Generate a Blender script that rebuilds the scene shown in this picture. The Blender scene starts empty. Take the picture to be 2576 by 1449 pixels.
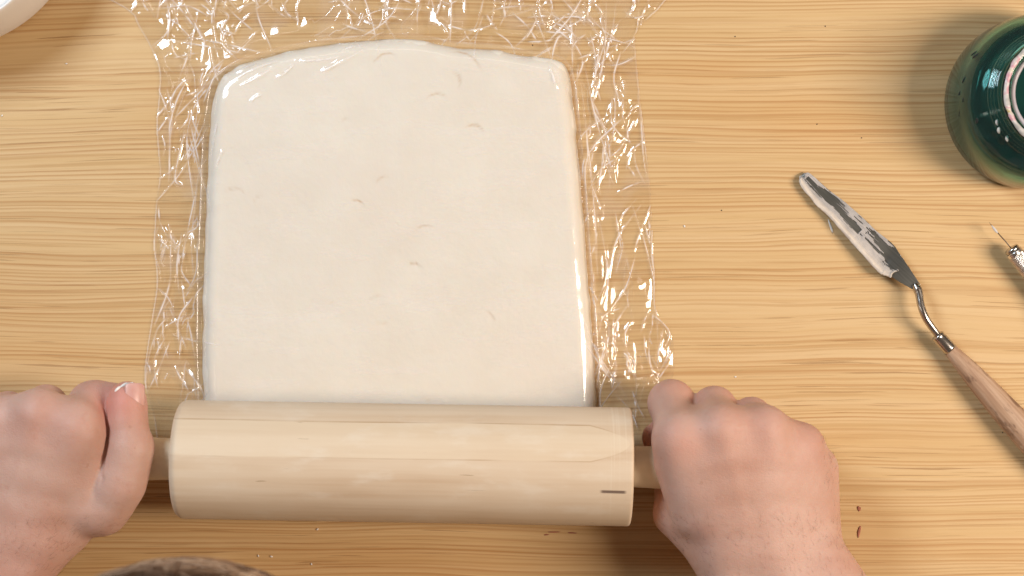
import bpy, bmesh, math, random
import numpy as np
from mathutils import Vector, Matrix
from mathutils.geometry import delaunay_2d_cdt

sc = bpy.context.scene
COL = sc.collection
rng = np.random.default_rng(11)
random.seed(5)

# ------------------------------------------------------------------ camera, light, exposure
H = 0.95                                   # camera height over the table, metres
KPX = 0.0214                               # centimetres of table per photo pixel (2576 wide)
cam_d = bpy.data.cameras.new("camera")
cam = bpy.data.objects.new("camera", cam_d); COL.objects.link(cam)
cam.location = (0, 0, H)
cam_d.sensor_width = 36.0
cam_d.lens = 36.0 * H / (2576 * KPX / 100)
cam_d.clip_start = 0.02; cam_d.clip_end = 20
cam_d.dof.use_dof = True
cam_d.dof.focus_distance = 0.935
cam_d.dof.aperture_fstop = 11.0
sc.camera = cam

w = bpy.data.worlds.new("World"); sc.world = w; w.use_nodes = True
bg = w.node_tree.nodes["Background"]
bg.inputs[0].default_value = (1.0, 0.73, 0.54, 1); bg.inputs[1].default_value = 0.125

def area_lamp(name, loc, power, size, color, target=(0, 0, 0)):
    d = bpy.data.lights.new(name, 'AREA'); d.energy = power; d.size = size; d.color = color
    d.shape = 'DISK'
    o = bpy.data.objects.new(name, d); COL.objects.link(o); o.location = loc
    v = Vector(target) - Vector(loc)
    o.rotation_euler = v.to_track_quat('-Z', 'Y').to_euler()
    return o
area_lamp("window_lamp", (-0.69, 0.60, 0.95), 10.4, 0.42, (0.86, 1.0, 1.13))
def strip_lamp(name, loc, power, sx, sy, color):
    o = area_lamp(name, loc, power, sx, color); o.data.shape = 'RECTANGLE'; o.data.size_y = sy
    return o
strip_lamp("studio_lamp", (0.96, -0.07, 0.90), 15.8, 0.26, 0.60, (1.0, 0.85, 0.70))
strip_lamp("added_glint_strip_top", (0.1, 1.05, 1.15), 1.0, 1.7, 0.09, (1.0, 0.93, 0.85))  # added strip, no known fixture: draws more glints from the film
strip_lamp("added_glint_strip_left", (-1.15, -0.25, 0.95), 1.0, 0.09, 1.1, (1.0, 0.88, 0.76))  # second added strip, for glints on the upright folds at the left

sc.view_settings.view_transform = 'Standard'
sc.view_settings.look = 'None'
sc.view_settings.exposure = 0.06
sc.view_settings.gamma = 1.0
sc.cycles.use_denoising = True
sc.cycles.max_bounces = 10
sc.cycles.transparent_max_bounces = 16
sc.cycles.transmission_bounces = 8
sc.cycles.caustics_reflective = False

# ------------------------------------------------------------------ helpers
def P(px, py, z=0.0):
    """photo pixel at height z (cm) -> world cm"""
    k = KPX * (95.0 - z) / 95.0
    return np.array([(px - 1288.0) * k, -(py - 724.5) * k, z])

def mesh_obj(name, V, F, mat=None, parent=None, smooth=True):
    """V in centimetres"""
    me = bpy.data.meshes.new(name)
    V = np.asarray(V, dtype=np.float64) * 0.01
    if isinstance(F, np.ndarray):
        n, k = F.shape
        me.vertices.add(len(V)); me.vertices.foreach_set("co", V.astype(np.float32).ravel())
        me.loops.add(n * k); me.loops.foreach_set("vertex_index", F.astype(np.int32).ravel())
        me.polygons.add(n); me.polygons.foreach_set("loop_start", (np.arange(n) * k).astype(np.int32))
        me.update(calc_edges=True); me.validate()
    else:
        me.from_pydata([tuple(v) for v in V], [], F); me.update()
    if smooth:
        me.polygons.foreach_set("use_smooth", np.ones(len(me.polygons), dtype=bool))
    o = bpy.data.objects.new(name, me); COL.objects.link(o)
    if mat: me.materials.append(mat)
    if parent: o.parent = parent
    return o

def tag(o, label=None, cat=None, group=None, kind=None):
    if label: o["label"] = label
    if cat: o["category"] = cat
    if group: o["group"] = group
    if kind: o["kind"] = kind
    return o

def empty(name, label, cat, group=None):
    o = bpy.data.objects.new(name, None); COL.objects.link(o)
    o.empty_display_size = 0.02
    return tag(o, label, cat, group)

def grid_faces(nu, nv, wrap_u=False, wrap_v=False):
    iu = np.arange(nu if wrap_u else nu - 1); iv = np.arange(nv if wrap_v else nv - 1)
    a, b = np.meshgrid(iu, iv, indexing='ij'); a = a.ravel(); b = b.ravel()
    a2 = (a + 1) % nu; b2 = (b + 1) % nv
    return np.stack([a * nv + b, a2 * nv + b, a2 * nv + b2, a * nv + b2], 1)

def frame_of(d):
    d = np.asarray(d, float); d = d / np.linalg.norm(d)
    up = np.array([0, 0, 1.0]) if abs(d[2]) < 0.95 else np.array([1.0, 0, 0])
    s = np.cross(d, up); s /= np.linalg.norm(s)
    u = np.cross(s, d)
    return d, s, u

def lathe(origin, axis, prof, n=64, fn=None):
    """prof: list of (t along axis, radius)"""
    d, s, u = frame_of(axis)
    prof = np.asarray(prof, float)
    th = np.linspace(0, 2 * np.pi, n, endpoint=False)
    T = prof[:, 0][:, None] + 0 * th[None]; R = prof[:, 1][:, None] + 0 * th[None]
    if fn is not None: R = R + fn(T, th[None] + 0 * T)
    V = (np.asarray(origin)[None, None] + T[..., None] * d + (R * np.cos(th))[..., None] * s
         + (R * np.sin(th))[..., None] * u)
    return V.reshape(-1, 3), grid_faces(len(prof), n, wrap_v=True)

def tube(path, radii, n=16):
    path = np.asarray(path, float); radii = np.broadcast_to(np.asarray(radii, float), (len(path),))
    tang = np.gradient(path, axis=0)
    V = []
    for p, t, r in zip(path, tang, radii):
        d, s, u = frame_of(t)
        th = np.linspace(0, 2 * np.pi, n, endpoint=False)
        V.append(p + r * (np.cos(th)[:, None] * s + np.sin(th)[:, None] * u))
    return np.concatenate(V), grid_faces(len(path), n, wrap_v=True)

def smooth_path(pts, n):
    """Catmull-Rom through the points"""
    pts = np.asarray(pts, float)
    p = np.concatenate([[2 * pts[0] - pts[1]], pts, [2 * pts[-1] - pts[-2]]])
    seg = len(pts) - 1
    t = np.linspace(0, seg - 1e-9, n); i = t.astype(int); f = (t - i)[:, None]
    a, b, c, d = p[i], p[i + 1], p[i + 2], p[i + 3]
    return 0.5 * (2 * b + (c - a) * f + (2 * a - 5 * b + 4 * c - d) * f ** 2 + (3 * b - a - 3 * c + d) * f ** 3)

def closed_path(pts, n):
    pts = np.asarray(pts, float); m = len(pts)
    t = np.linspace(0, m, n, endpoint=False); i = t.astype(int); f = (t - i)[:, None]
    a, b, c, d = pts[(i - 1) % m], pts[i % m], pts[(i + 1) % m], pts[(i + 2) % m]
    return 0.5 * (2 * b + (c - a) * f + (2 * a - 5 * b + 4 * c - d) * f ** 2 + (3 * b - a - 3 * c + d) * f ** 3)

def vnoise(x, y, seed=0):
    """smooth value noise 0..1"""
    r = np.random.default_rng(seed).random((257, 257))
    xi = np.floor(x).astype(int); yi = np.floor(y).astype(int)
    fx = x - xi; fy = y - yi
    fx = fx * fx * (3 - 2 * fx); fy = fy * fy * (3 - 2 * fy)
    g = lambda a, b: r[a % 257, b % 257]
    return (g(xi, yi) * (1 - fx) * (1 - fy) + g(xi + 1, yi) * fx * (1 - fy)
            + g(xi, yi + 1) * (1 - fx) * fy + g(xi + 1, yi + 1) * fx * fy)

def fbm(x, y, seed=0, o=4):
    s = 0; a = 0.5; t = 0
    for k in range(o):
        s = s + a * vnoise(x * 2 ** k, y * 2 ** k, seed + k); t += a; a *= 0.5
    return s / t

def inside_dist(X, Y, poly):
    """signed distance to a closed polygon, positive inside"""
    a = np.asarray(poly)[:, :2]; b = np.roll(a, -1, 0)
    shp = X.shape; x = X.ravel(); y = Y.ravel()
    out = np.full(x.size, 1e9); ins = np.zeros(x.size, bool)
    for (ax, ay), (bx, by) in zip(a, b):
        dx, dy = bx - ax, by - ay; L = dx * dx + dy * dy + 1e-12
        t = np.clip(((x - ax) * dx + (y - ay) * dy) / L, 0, 1)
        out = np.minimum(out, (x - ax - t * dx) ** 2 + (y - ay - t * dy) ** 2)
        c = (ay > y) != (by > y)
        if dy != 0:
            ins ^= c & (x < ax + (y - ay) / dy * dx)
    return (np.sqrt(out) * np.where(ins, 1, -1)).reshape(shp)

# ------------------------------------------------------------------ node material helper
class NT:
    def __init__(s, name):
        s.m = bpy.data.materials.new(name); s.m.use_nodes = True
        s.t = s.m.node_tree; s.b = s.t.nodes["Principled BSDF"]; s.out = s.t.nodes["Material Output"]
    def n(s, typ, **kw):
        x = s.t.nodes.new(typ)
        for k, v in kw.items(): setattr(x, k, v)
        return x
    def set(s, sock, v):
        if isinstance(v, bpy.types.NodeSocket): s.t.links.new(v, sock)
        else: sock.default_value = v
    def math(s, op, a, b=0.0, c=0.0, clamp=False):
        x = s.n("ShaderNodeMath", operation=op); x.use_clamp = clamp
        s.set(x.inputs[0], a); s.set(x.inputs[1], b); s.set(x.inputs[2], c)
        return x.outputs[0]
    def pos(s):
        return s.n("ShaderNodeTexCoord").outputs["Object"]
    def sep(s, v):
        x = s.n("ShaderNodeSeparateXYZ"); s.set(x.inputs[0], v); return x.outputs
    def comb(s, a, b, c=0.0):
        x = s.n("ShaderNodeCombineXYZ")
        s.set(x.inputs[0], a); s.set(x.inputs[1], b); s.set(x.inputs[2], c); return x.outputs[0]
    def noise(s, v, scale=1.0, detail=2.0, rough=0.5, dist=0.0):
        x = s.n("ShaderNodeTexNoise"); s.set(x.inputs["Vector"], v)
        x.inputs["Scale"].default_value = scale; x.inputs["Detail"].default_value = detail
        x.inputs["Roughness"].default_value = rough; x.inputs["Distortion"].default_value = dist
        return x.outputs["Fac"]
    def ramp(s, f, stops, interp='LINEAR'):
        x = s.n("ShaderNodeValToRGB"); s.set(x.inputs[0], f); e = x.color_ramp.elements
        x.color_ramp.interpolation = interp
        while len(e) < len(stops): e.new(0.5)
        for el, (p, c) in zip(e, stops):
            el.position = p; el.color = (*c, 1) if len(c) == 3 else c
        return x.outputs[0]
    def step(s, f, lo, hi):
        x = s.n("ShaderNodeMapRange"); x.interpolation_type = 'SMOOTHSTEP'
        s.set(x.inputs["Value"], f); x.inputs["From Min"].default_value = lo; x.inputs["From Max"].default_value = hi
        return x.outputs["Result"]
    def mix(s, f, a, b, mode='MIX'):
        x = s.n("ShaderNodeMix", data_type='RGBA', blend_type=mode)
        s.set(x.inputs["Factor"], f)
        for k, v in ((6, a), (7, b)):
            if isinstance(v, tuple): v = (*v, 1) if len(v) == 3 else v
            s.set(x.inputs[k], v)
        return x.outputs[2]
    def bump(s, h, strength=0.3, dist=0.001):
        x = s.n("ShaderNodeBump"); s.set(x.inputs["Height"], h)
        x.inputs["Strength"].default_value = strength; x.inputs["Distance"].default_value = dist
        s.t.links.new(x.outputs[0], s.b.inputs["Normal"])
    def col(s, v):
        if isinstance(v, tuple): v = (*v, 1) if len(v) == 3 else v
        s.set(s.b.inputs["Base Color"], v)
    def p(s, **kw):
        for k, v in kw.items(): s.set(s.b.inputs[k.replace("_", " ")], v)
        return s
    def attr(s, name):
        return s.n("ShaderNodeAttribute", attribute_name=name).outputs["Fac"]

def simple(name, color, rough=0.5, metal=0.0, noise=0.0, nscale=60, bump=0.0):
    m = NT(name); m.p(Roughness=rough, Metallic=metal)
    nz = m.noise(m.pos(), nscale, 4, 0.6)
    lo = tuple(max(0, c * (1 - noise)) for c in color); hi = tuple(min(1, c * (1 + noise)) for c in color)
    m.col(m.ramp(nz, [(0.3, lo), (0.7, hi)]))
    if bump: m.bump(nz, bump, 0.0006)
    return m.m

# ------------------------------------------------------------------ table
def mat_table():
    m = NT("oak_veneer"); x, y, z = m.sep(m.pos())
    # slow wander of the grain, then ring bands, streaks and pores all run along it
    w1 = m.noise(m.comb(m.math('MULTIPLY', x, 2.6), m.math('MULTIPLY', y, 5.0)), 1.0, 2.0, 0.45)
    w2 = m.noise(m.comb(m.math('MULTIPLY', x, 9.0), m.math('MULTIPLY', y, 30.0)), 1.0, 2.0, 0.5)
    y2 = m.math('ADD', y, m.math('MULTIPLY', m.math('SUBTRACT', w1, 0.5), 0.030))
    y2 = m.math('ADD', y2, m.math('MULTIPLY', m.math('SUBTRACT', w2, 0.5), 0.0035))
    def streak(fx, fy, detail, rough, off=0.0):
        return m.noise(m.comb(m.math('MULTIPLY', x, fx), m.math('MULTIPLY', y2, fy), off), 1.0, detail, rough)
    bands = streak(1.3, 60, 2, 0.5)
    rings = streak(2.4, 270, 3, 0.55, 3.1)
    fine = streak(8.0, 800, 3, 0.6, 7.7)
    pore_a = streak(15, 1000, 2, 0.5, 12.3)
    pore_b = streak(30, 1700, 1, 0.5, 21.0)
    gate = streak(3.0, 70, 2, 0.5, 31.0)
    v = m.math('ADD', m.math('MULTIPLY', bands, 0.30), m.math('MULTIPLY', rings, 0.44))
    v = m.math('ADD', v, m.math('MULTIPLY', fine, 0.26))
    base = m.ramp(v, [(0.30, (0.575, 0.370, 0.165)), (0.45, (0.610, 0.408, 0.194)), (0.54, (0.632, 0.432, 0.218)),
                      (0.68, (0.655, 0.462, 0.248))])
    ringl = m.step(streak(2.6, 330, 2, 0.5, 5.5), 0.575, 0.64)
    base = m.mix(m.math('MULTIPLY', ringl, 0.34), base, (0.45, 0.255, 0.095))
    ring2 = m.step(streak(5.0, 560, 2, 0.55, 9.5), 0.60, 0.65)
    base = m.mix(m.math('MULTIPLY', ring2, 0.42), base, (0.44, 0.245, 0.09))
    pores = m.math('MULTIPLY', m.step(pore_a, 0.625, 0.665), m.step(gate, 0.40, 0.60))
    base = m.mix(m.math('MULTIPLY', pores, 0.62), base, (0.29, 0.145, 0.05))
    base = m.mix(m.math('MULTIPLY', m.step(pore_b, 0.63, 0.70), 0.28), base, (0.40, 0.22, 0.08))
    # growth lines: each fades in slowly and ends on a crisp edge
    ph = m.math('ADD', m.math('MULTIPLY', y2, 390), m.math('MULTIPLY', m.noise(m.comb(m.math('MULTIPLY', x, 2.2), m.math('MULTIPLY', y2, 75), 41.0), 1.0, 2, 0.5), 4.0))
    saw = m.math('FRACT', ph)
    sl = m.math('MULTIPLY', m.step(saw, 0.35, 0.93), m.math('SUBTRACT', 1.0, m.step(saw, 0.95, 1.0)))
    sl = m.math('MULTIPLY', sl, m.step(streak(1.8, 140, 2, 0.5, 51.0), 0.33, 0.60))
    base = m.mix(m.math('MULTIPLY', sl, 0.78), base, (0.455, 0.242, 0.09))
    # broad uneven tone: yellower and redder patches
    tone = m.noise(m.comb(m.math('MULTIPLY', x, 5), m.math('MULTIPLY', y, 16), 4.0), 1.0, 3, 0.5)
    base = m.mix(m.math('MULTIPLY', m.step(tone, 0.50, 0.72), 0.6), base, m.mix(1.0, base, (0.97, 0.86, 0.74), 'MULTIPLY'))
    m.col(base)
    m.p(Roughness=m.math('ADD', 0.46, m.math('MULTIPLY', fine, 0.2)))
    m.p(Specular_IOR_Level=0.35)
    m.bump(m.math('SUBTRACT', m.math('MULTIPLY', fine, 0.3), pores), 0.25, 0.0004)
    return m.m
TB = 3.0
V = [(-75, -34, -TB), (75, -34, -TB), (75, 60, -TB), (-75, 60, -TB), (-75, -34, 0), (75, -34, 0), (75, 60, 0), (-75, 60, 0)]
F = [(3, 2, 1, 0), (4, 5, 6, 7), (0, 1, 5, 4), (1, 2, 6, 5), (2, 3, 7, 6), (3, 0, 4, 7)]
tab = mesh_obj("table_top", V, F, mat_table(), smooth=False)
tag(tab, kind="structure")

# ------------------------------------------------------------------ rolled slab of dough
DT = 0.85                                       # thickness, cm
dough_px = [(513, 1000), (510, 900), (510, 780), (513, 640), (519, 500), (524, 370), (534, 270), (550, 208), (585, 176),
            (640, 152), (750, 125), (870, 108), (1000, 99), (1090, 108), (1140, 119), (1250, 127), (1340, 143), (1395, 152),
            (1425, 175), (1437, 230), (1450, 340), (1462, 470), (1472, 610), (1484, 760), (1494, 900), (1500, 1020),
            (1502, 1120), (1470, 1185), (1300, 1200), (1000, 1192), (700, 1188), (545, 1180), (515, 1110)]
dough_poly = closed_path(np.array([P(a, b, 0.15)[:2] for a, b in dough_px]), 240)
pits = [  # centre px, half length px, angle deg, depth cm
    (1197, 316, 20, -14, .055), (1045, 663, 15, -8, .045), (902, 505, 14, -20, .05), (962, 138, 26, 22, .045),
    (1097, 236, 22, 5, .035), (1156, 198, 18, -70, .045), (1066, 568, 20, 14, .035), (958, 447, 16, 30, .03),
    (592, 475, 22, -5, .03), (945, 746, 16, 12, .02), (962, 811, 14, -8, .025), (1238, 795, 18, -58, .025),
    (1072, 1006, 12, -30, .02), (1180, 138, 40, -30, .05), (835, 762, 8, 10, .02), (645, 497, 12, 40, .02), (866, 300, 10, 40, .02)]
def pit_depth(X, Y):
    """returns (depth, stain)"""
    D = np.zeros_like(X); S = np.zeros_like(X)
    for i, (px, py, L, a, dep) in enumerate(pits):
        c = P(px, py, DT); a = math.radians(a); L = L * KPX
        u = (X - c[0]) * math.cos(a) + (Y - c[1]) * math.sin(a)
        v = -(X - c[0]) * math.sin(a) + (Y - c[1]) * math.cos(a)
        v = v + 0.35 * u * u / L                                # crescent
        v = v + 0.05 * (vnoise(u * 9 + i, v * 0 + i, 3) - .5)
        g = np.exp(-(u / L) ** 4)
        D += dep * g * np.where(v > 0, np.exp(-(v / .05) ** 2), np.exp(-(v / .22) ** 2))
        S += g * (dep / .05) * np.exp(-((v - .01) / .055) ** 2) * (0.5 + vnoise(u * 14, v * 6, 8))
    return D, S
def dough_height(X, Y, d):
    t = np.clip(d / 0.95, 0, 1)
    z = DT * np.sqrt(np.clip(1 - (1 - t) ** 2.3, 0, 1))
    z = z * (1 + .10 * (fbm(X * .5, Y * .5, 14, 3) - .5) * np.exp(-(d / 1.0) ** 2)) + 0.05 * (fbm(X * .35, Y * .35, 4) - .5) * np.clip(d, 0, 1) + 0.014 * (fbm(X * 1.6, Y * 1.6, 9) - .5) * np.clip(d, 0, 1)
    return np.maximum(z, 0.02)
nb, ns = 720, 150
bd = closed_path(dough_poly, nb)
bd = bd + 0.13 * (np.stack([vnoise(bd[:, 0] * 1.5, bd[:, 1] * 1.5, 1), vnoise(bd[:, 0] * 1.5, bd[:, 1] * 1.5, 2)], 1) - .5)
cen = bd.mean(0)
s = np.concatenate([np.linspace(0.004, 0.90, ns - 60), 1 - (np.linspace(1, 0, 61)[1:] ** 1.6) * 0.10])
X = cen[0] + (bd[None, :, 0] - cen[0]) * s[:, None]; Y = cen[1] + (bd[None, :, 1] - cen[1]) * s[:, None]
d = inside_dist(X, Y, bd[::3])
Z = dough_height(X, Y, d); pd, ps = pit_depth(X, Y); Z = Z - pd * .4
V = np.stack([X, Y, Z], -1).reshape(-1, 3)
Vb = np.stack([bd[:, 0], bd[:, 1], np.full(nb, 0.012)], 1)
V = np.concatenate([V, Vb, [[cen[0], cen[1], DT], [cen[0], cen[1], 0.012]]])
Fq = grid_faces(ns + 1, nb, wrap_v=True)
j = np.arange(nb); j2 = (j + 1) % nb
F = [tuple(f) for f in Fq.tolist()]
F += [((ns + 1) * nb, a, b) for a, b in zip(j.tolist(), j2.tolist())]
F += [((ns + 1) * nb + 1, ns * nb + b, ns * nb + a) for a, b in zip(j.tolist(), j2.tolist())]
def mat_dough():
    m = NT("raw_dough"); p = m.pos()
    nz = m.noise(p, 45, 4, 0.55)
    c = m.ramp(nz, [(0.3, (0.785, 0.722, 0.625)), (0.7, (0.82, 0.765, 0.672))])
    blot = m.noise(p, 13, 3, 0.5)
    c = m.mix(m.math('MULTIPLY', m.step(blot, 0.48, 0.72), 0.45), c, (0.78, 0.695, 0.60))
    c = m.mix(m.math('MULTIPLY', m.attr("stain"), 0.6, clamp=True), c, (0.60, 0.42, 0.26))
    m.col(c); m.p(Roughness=0.62, Subsurface_Weight=0.25, Subsurface_Radius=(0.006, 0.004, 0.0025), Subsurface_Scale=1.0)
    m.bump(m.math('ADD', m.noise(p, 260, 4, 0.6), m.math('MULTIPLY', m.noise(p, 60, 3, .6), 1.5)), 0.22, 0.0006)
    return m.m
dough = mesh_obj("dough_slab", V, F, mat_dough())
at = dough.data.attributes.new("stain", 'FLOAT', 'POINT')
st = np.zeros(len(V), np.float32); st[:ps.size] = ps.ravel(); at.data.foreach_set("value", st)
tag(dough, "flat cream slab of rolled dough under clear film, in front of the rolling pin", "dough")

# ------------------------------------------------------------------ rolling pin
PR = 3.05; PZ = DT + 0.07 + PR
pl = P(437, 1155, PZ); pr_ = P(1590, 1174.5, PZ)
pax = (pr_ - pl); plen = np.linalg.norm(pax); pax = pax / plen
pl = np.array([-17.2, pl[1], PZ]); plen = (6.1 + 17.2)
pin = empty("rolling_pin", "pale wooden rolling pin lying across the lower end of the dough, gripped by both hands", "rolling pin")
def mat_pin():
    m = NT("beech_wood"); x, y, z = m.sep(m.pos())
    # coordinates are those of the world, in metres; the pin lies along x
    yc = m.math('ADD', m.math('ADD', y, -pl[1] * .01), m.math('MULTIPLY', m.math('ADD', x, 0.172), 0.0167))
    wob = m.noise(m.comb(m.math('MULTIPLY', x, 9), m.math('MULTIPLY', yc, 20), z), 1.0, 2)
    yw = m.math('ADD', yc, m.math('MULTIPLY', m.math('SUBTRACT', wob, 0.5), 0.0016))
    g1 = m.noise(m.comb(m.math('MULTIPLY', x, 5), m.math('MULTIPLY', yw, 120), m.math('MULTIPLY', z, 120)), 1.0, 3, 0.55)
    g2 = m.noise(m.comb(m.math('MULTIPLY', x, 18), m.math('MULTIPLY', yw, 500), m.math('MULTIPLY', z, 500)), 1.0, 2, 0.5)
    patch = m.noise(m.comb(m.math('MULTIPLY', x, 16), m.math('MULTIPLY', yw, 45), z), 1.0, 3, 0.5)
    v = m.math('ADD', m.math('MULTIPLY', g1, 0.5), m.math('ADD', m.math('MULTIPLY', g2, 0.15), m.math('MULTIPLY', patch, 0.35)))
    c = m.ramp(v, [(0.35, (0.58, 0.425, 0.285)), (0.50, (0.645, 0.50, 0.355)), (0.66, (0.69, 0.56, 0.42))])
    # the paler cathedral tongue between two growth lines, closing in a round end to the right
    xe = m.math('SUBTRACT', 0.0590, x)
    half = m.math('MULTIPLY', m.math('SQRT', m.math('MAXIMUM', m.math('DIVIDE', xe, 0.020), 0.0)), 0.0088)
    half = m.math('MINIMUM', half, 0.0088)
    dy = m.math('ABSOLUTE', m.math('SUBTRACT', yw, 0.0137))
    e = m.math('SUBTRACT', half, dy)
    inside = m.step(e, -0.0004, 0.0006)
    top = m.step(z, 0.045, 0.05)
    inside = m.math('MULTIPLY', inside, top)
    c = m.mix(m.math('MULTIPLY', inside, 0.42), c, (0.735, 0.60, 0.43))
    line = m.math('SUBTRACT', 1.0, m.step(m.math('ABSOLUTE', e), 0.0, 0.00045))
    br = m.step(m.noise(m.comb(m.math('MULTIPLY', x, 22), m.math('MULTIPLY', yc, 90), 2.0), 1.0, 2), 0.36, 0.62)
    line = m.math('MULTIPLY', m.math('MULTIPLY', line, br), top)
    c = m.mix(m.math('MULTIPLY', line, 0.7), c, (0.36, 0.21, 0.10))
    # short dark flecks
    fl = m.noise(m.comb(m.math('MULTIPLY', x, 60), m.math('MULTIPLY', yc, 900), m.math('MULTIPLY', z, 300)), 1.0, 1)
    fg = m.step(m.noise(m.comb(x, yc, z), 60, 2), 0.5, 0.65)
    c = m.mix(m.math('MULTIPLY', m.math('MULTIPLY', m.step(fl, 0.72, 0.78), fg), 0.6), c, (0.30, 0.19, 0.10))
    # flour dust: soft whiter smears
    du = m.noise(m.comb(m.math('MULTIPLY', x, 30), m.math('MULTIPLY', yc, 85), 5.0), 1.0, 4, 0.6)
    c = m.mix(m.math('MULTIPLY', m.step(du, 0.50, 0.72), 0.34), c, (0.76, 0.68, 0.57))
    # turning marks round the right end
    tm = m.noise(m.comb(m.math('MULTIPLY', x, 700), m.math('MULTIPLY', yc, 12), 0.0), 1.0, 2)
    tg = m.math('MULTIPLY', m.step(x, 0.042, 0.05), m.step(tm, 0.5, 0.7))
    c = m.mix(m.math('MULTIPLY', tg, 0.3), c, (0.76, 0.66, 0.53))
    # one dark inked stroke
    mk = P(1542, 1236, PZ + 2.6) * .01
    u = m.math('SUBTRACT', x, mk[0]); vv = m.math('SUBTRACT', y, mk[1])
    vv = m.math('ADD', vv, m.math('MULTIPLY', u, 0.03))
    inx = m.math('SUBTRACT', 1.0, m.step(m.math('ABSOLUTE', u), 0.0050, 0.0072))
    iny = m.math('SUBTRACT', 1.0, m.step(m.math('ABSOLUTE', vv), 0.0005, 0.0010))
    ink = m.math('MULTIPLY', m.math('MULTIPLY', inx, iny), m.step(z, 0.045, 0.05))
    ink = m.math('MULTIPLY', ink, m.math('ADD', 0.5, m.math('MULTIPLY', g2, 0.8)), clamp=True)
    c = m.mix(m.math('MULTIPLY', ink, 0.9), c, (0.075, 0.035, 0.028))
    m.col(c); m.p(Roughness=0.55, Specular_IOR_Level=0.35)
    m.bump(g2, 0.12, 0.0005)
    return m.m
mp = mat_pin()
def endcurve(t0, r, bev, sgn, n=9):
    a = np.linspace(0, math.pi / 2, n)
    return [(t0 + sgn * bev * (1 - math.sin(q)), r - bev * (1 - math.cos(q))) for q in a]
bl = [(0.0, 0.9), (0.0, PR - .45)] + [(0.42 * (1 - math.cos(a)), PR - .45 + .45 * math.sin(a)) for a in np.linspace(0.15, math.pi / 2, 9)]
br = [(plen - .16 * (1 - math.cos(a)), PR - .16 + .16 * math.sin(a)) for a in np.linspace(math.pi / 2, 0.1, 6)] + [(plen, PR - .2), (plen, 0.9)]
mid = [(t, PR) for t in np.linspace(0.6, plen - .3, 60)]
V, F = lathe(pl, pax, bl + mid + br, 128)
barrel = mesh_obj("barrel", V, F, mp, pin)
hp = [(-0.35, .95), (0, .96), (.25, 1.05), (1.2, 1.09), (3.5, 1.22), (6, 1.32), (8, 1.28), (9.3, 1.05), (9.9, .7), (10.1, .25), (10.12, .02)]
hp = smooth_path([(a, b, 0) for a, b in hp], 60)[:, :2]
mh = simple("turned_handle_wood", (0.88, 0.76, 0.57), 0.5, 0, 0.08, 40)
for sgn, o in ((-1, pl), (1, pl + pax * plen)):
    V, F = lathe(o, pax * sgn, hp, 48)
    mesh_obj("handle", V, F, mh, pin)
    # short metal axle collar in the gap
    V, F = lathe(o, pax * sgn, [(-.3, .55), (.05, .55), (.05, .2)], 24)

# ------------------------------------------------------------------ cling film
film_px = [(322, -60), (336, 40), (372, 110), (398, 170), (398, 240), (392, 310), (396, 380), (400, 440), (390, 520), (386, 620),
           (393, 705), (382, 790), (368, 880), (362, 960), (385, 1050), (400, 1150), (430, 1215), (700, 1225), (1200, 1230),
           (1560, 1225), (1640, 1140), (1672, 1010), (1698, 930), (1690, 840), (1652, 780), (1648, 680), (1640, 560), (1636, 460),
           (1618, 300), (1606, 190), (1598, 90), (1590, -60)]
film_poly = np.array([P(a, b, 0.1)[:2] for a, b in film_px])
film_poly = closed_path(film_poly, 160)
GH = 0.046
x0, x1 = film_poly[:, 0].min() - .1, film_poly[:, 0].max() + .1
y0, y1 = film_poly[:, 1].min() - .1, film_poly[:, 1].max() + .1
gx = np.arange(x0, x1, GH); gy = np.arange(y0, y1, GH)
GX, GY = np.meshgrid(gx, gy, indexing='ij')

def tin(spacing, zs, sx=1.0, sy=1.0, seed=0, jitter=.48):
    """irregular triangulated relief: flat crumple facets with creases between them"""
    r = np.random.default_rng(seed)
    nx = int((x1 - x0) / (spacing * sx)) + 4; ny = int((y1 - y0) / (spacing * sy)) + 4
    pts = []
    for i in range(nx):
        for k in range(ny):
            pts.append((i - 1.5 + r.uniform(-jitter, jitter) + .5 * (k % 2), k - 1.5 + r.uniform(-jitter, jitter)))
    vs, _, tris, _, _, _ = delaunay_2d_cdt([Vector(p) for p in pts], [], [], 0, 1e-6)
    vs = np.array([tuple(v) for v in vs]) * [spacing * sx, spacing * sy] + [x0, y0]
    zv = r.normal(0, zs, len(vs))
    Z = np.zeros_like(GX)
    for t in tris:
        a, b, c = vs[list(t[:3])]; za, zb, zc = zv[list(t[:3])]
        i0 = max(0, int((min(a[0], b[0], c[0]) - x0) / GH)); i1 = min(len(gx), int((max(a[0], b[0], c[0]) - x0) / GH) + 2)
        k0 = max(0, int((min(a[1], b[1], c[1]) - y0) / GH)); k1 = min(len(gy), int((max(a[1], b[1], c[1]) - y0) / GH) + 2)
        if i0 >= i1 or k0 >= k1: continue
        XX = GX[i0:i1, k0:k1]; YY = GY[i0:i1, k0:k1]
        den = (b[1] - c[1]) * (a[0] - c[0]) + (c[0] - b[0]) * (a[1] - c[1])
        if abs(den) < 1e-9: continue
        l1 = ((b[1] - c[1]) * (XX - c[0]) + (c[0] - b[0]) * (YY - c[1])) / den
        l2 = ((c[1] - a[1]) * (XX - c[0]) + (a[0] - c[0]) * (YY - c[1])) / den
        l3 = 1 - l1 - l2
        msk = (l1 >= -1e-6) & (l2 >= -1e-6) & (l3 >= -1e-6)
        Z[i0:i1, k0:k1][msk] = (l1 * za + l2 * zb + l3 * zc)[msk]
    return Z
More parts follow.
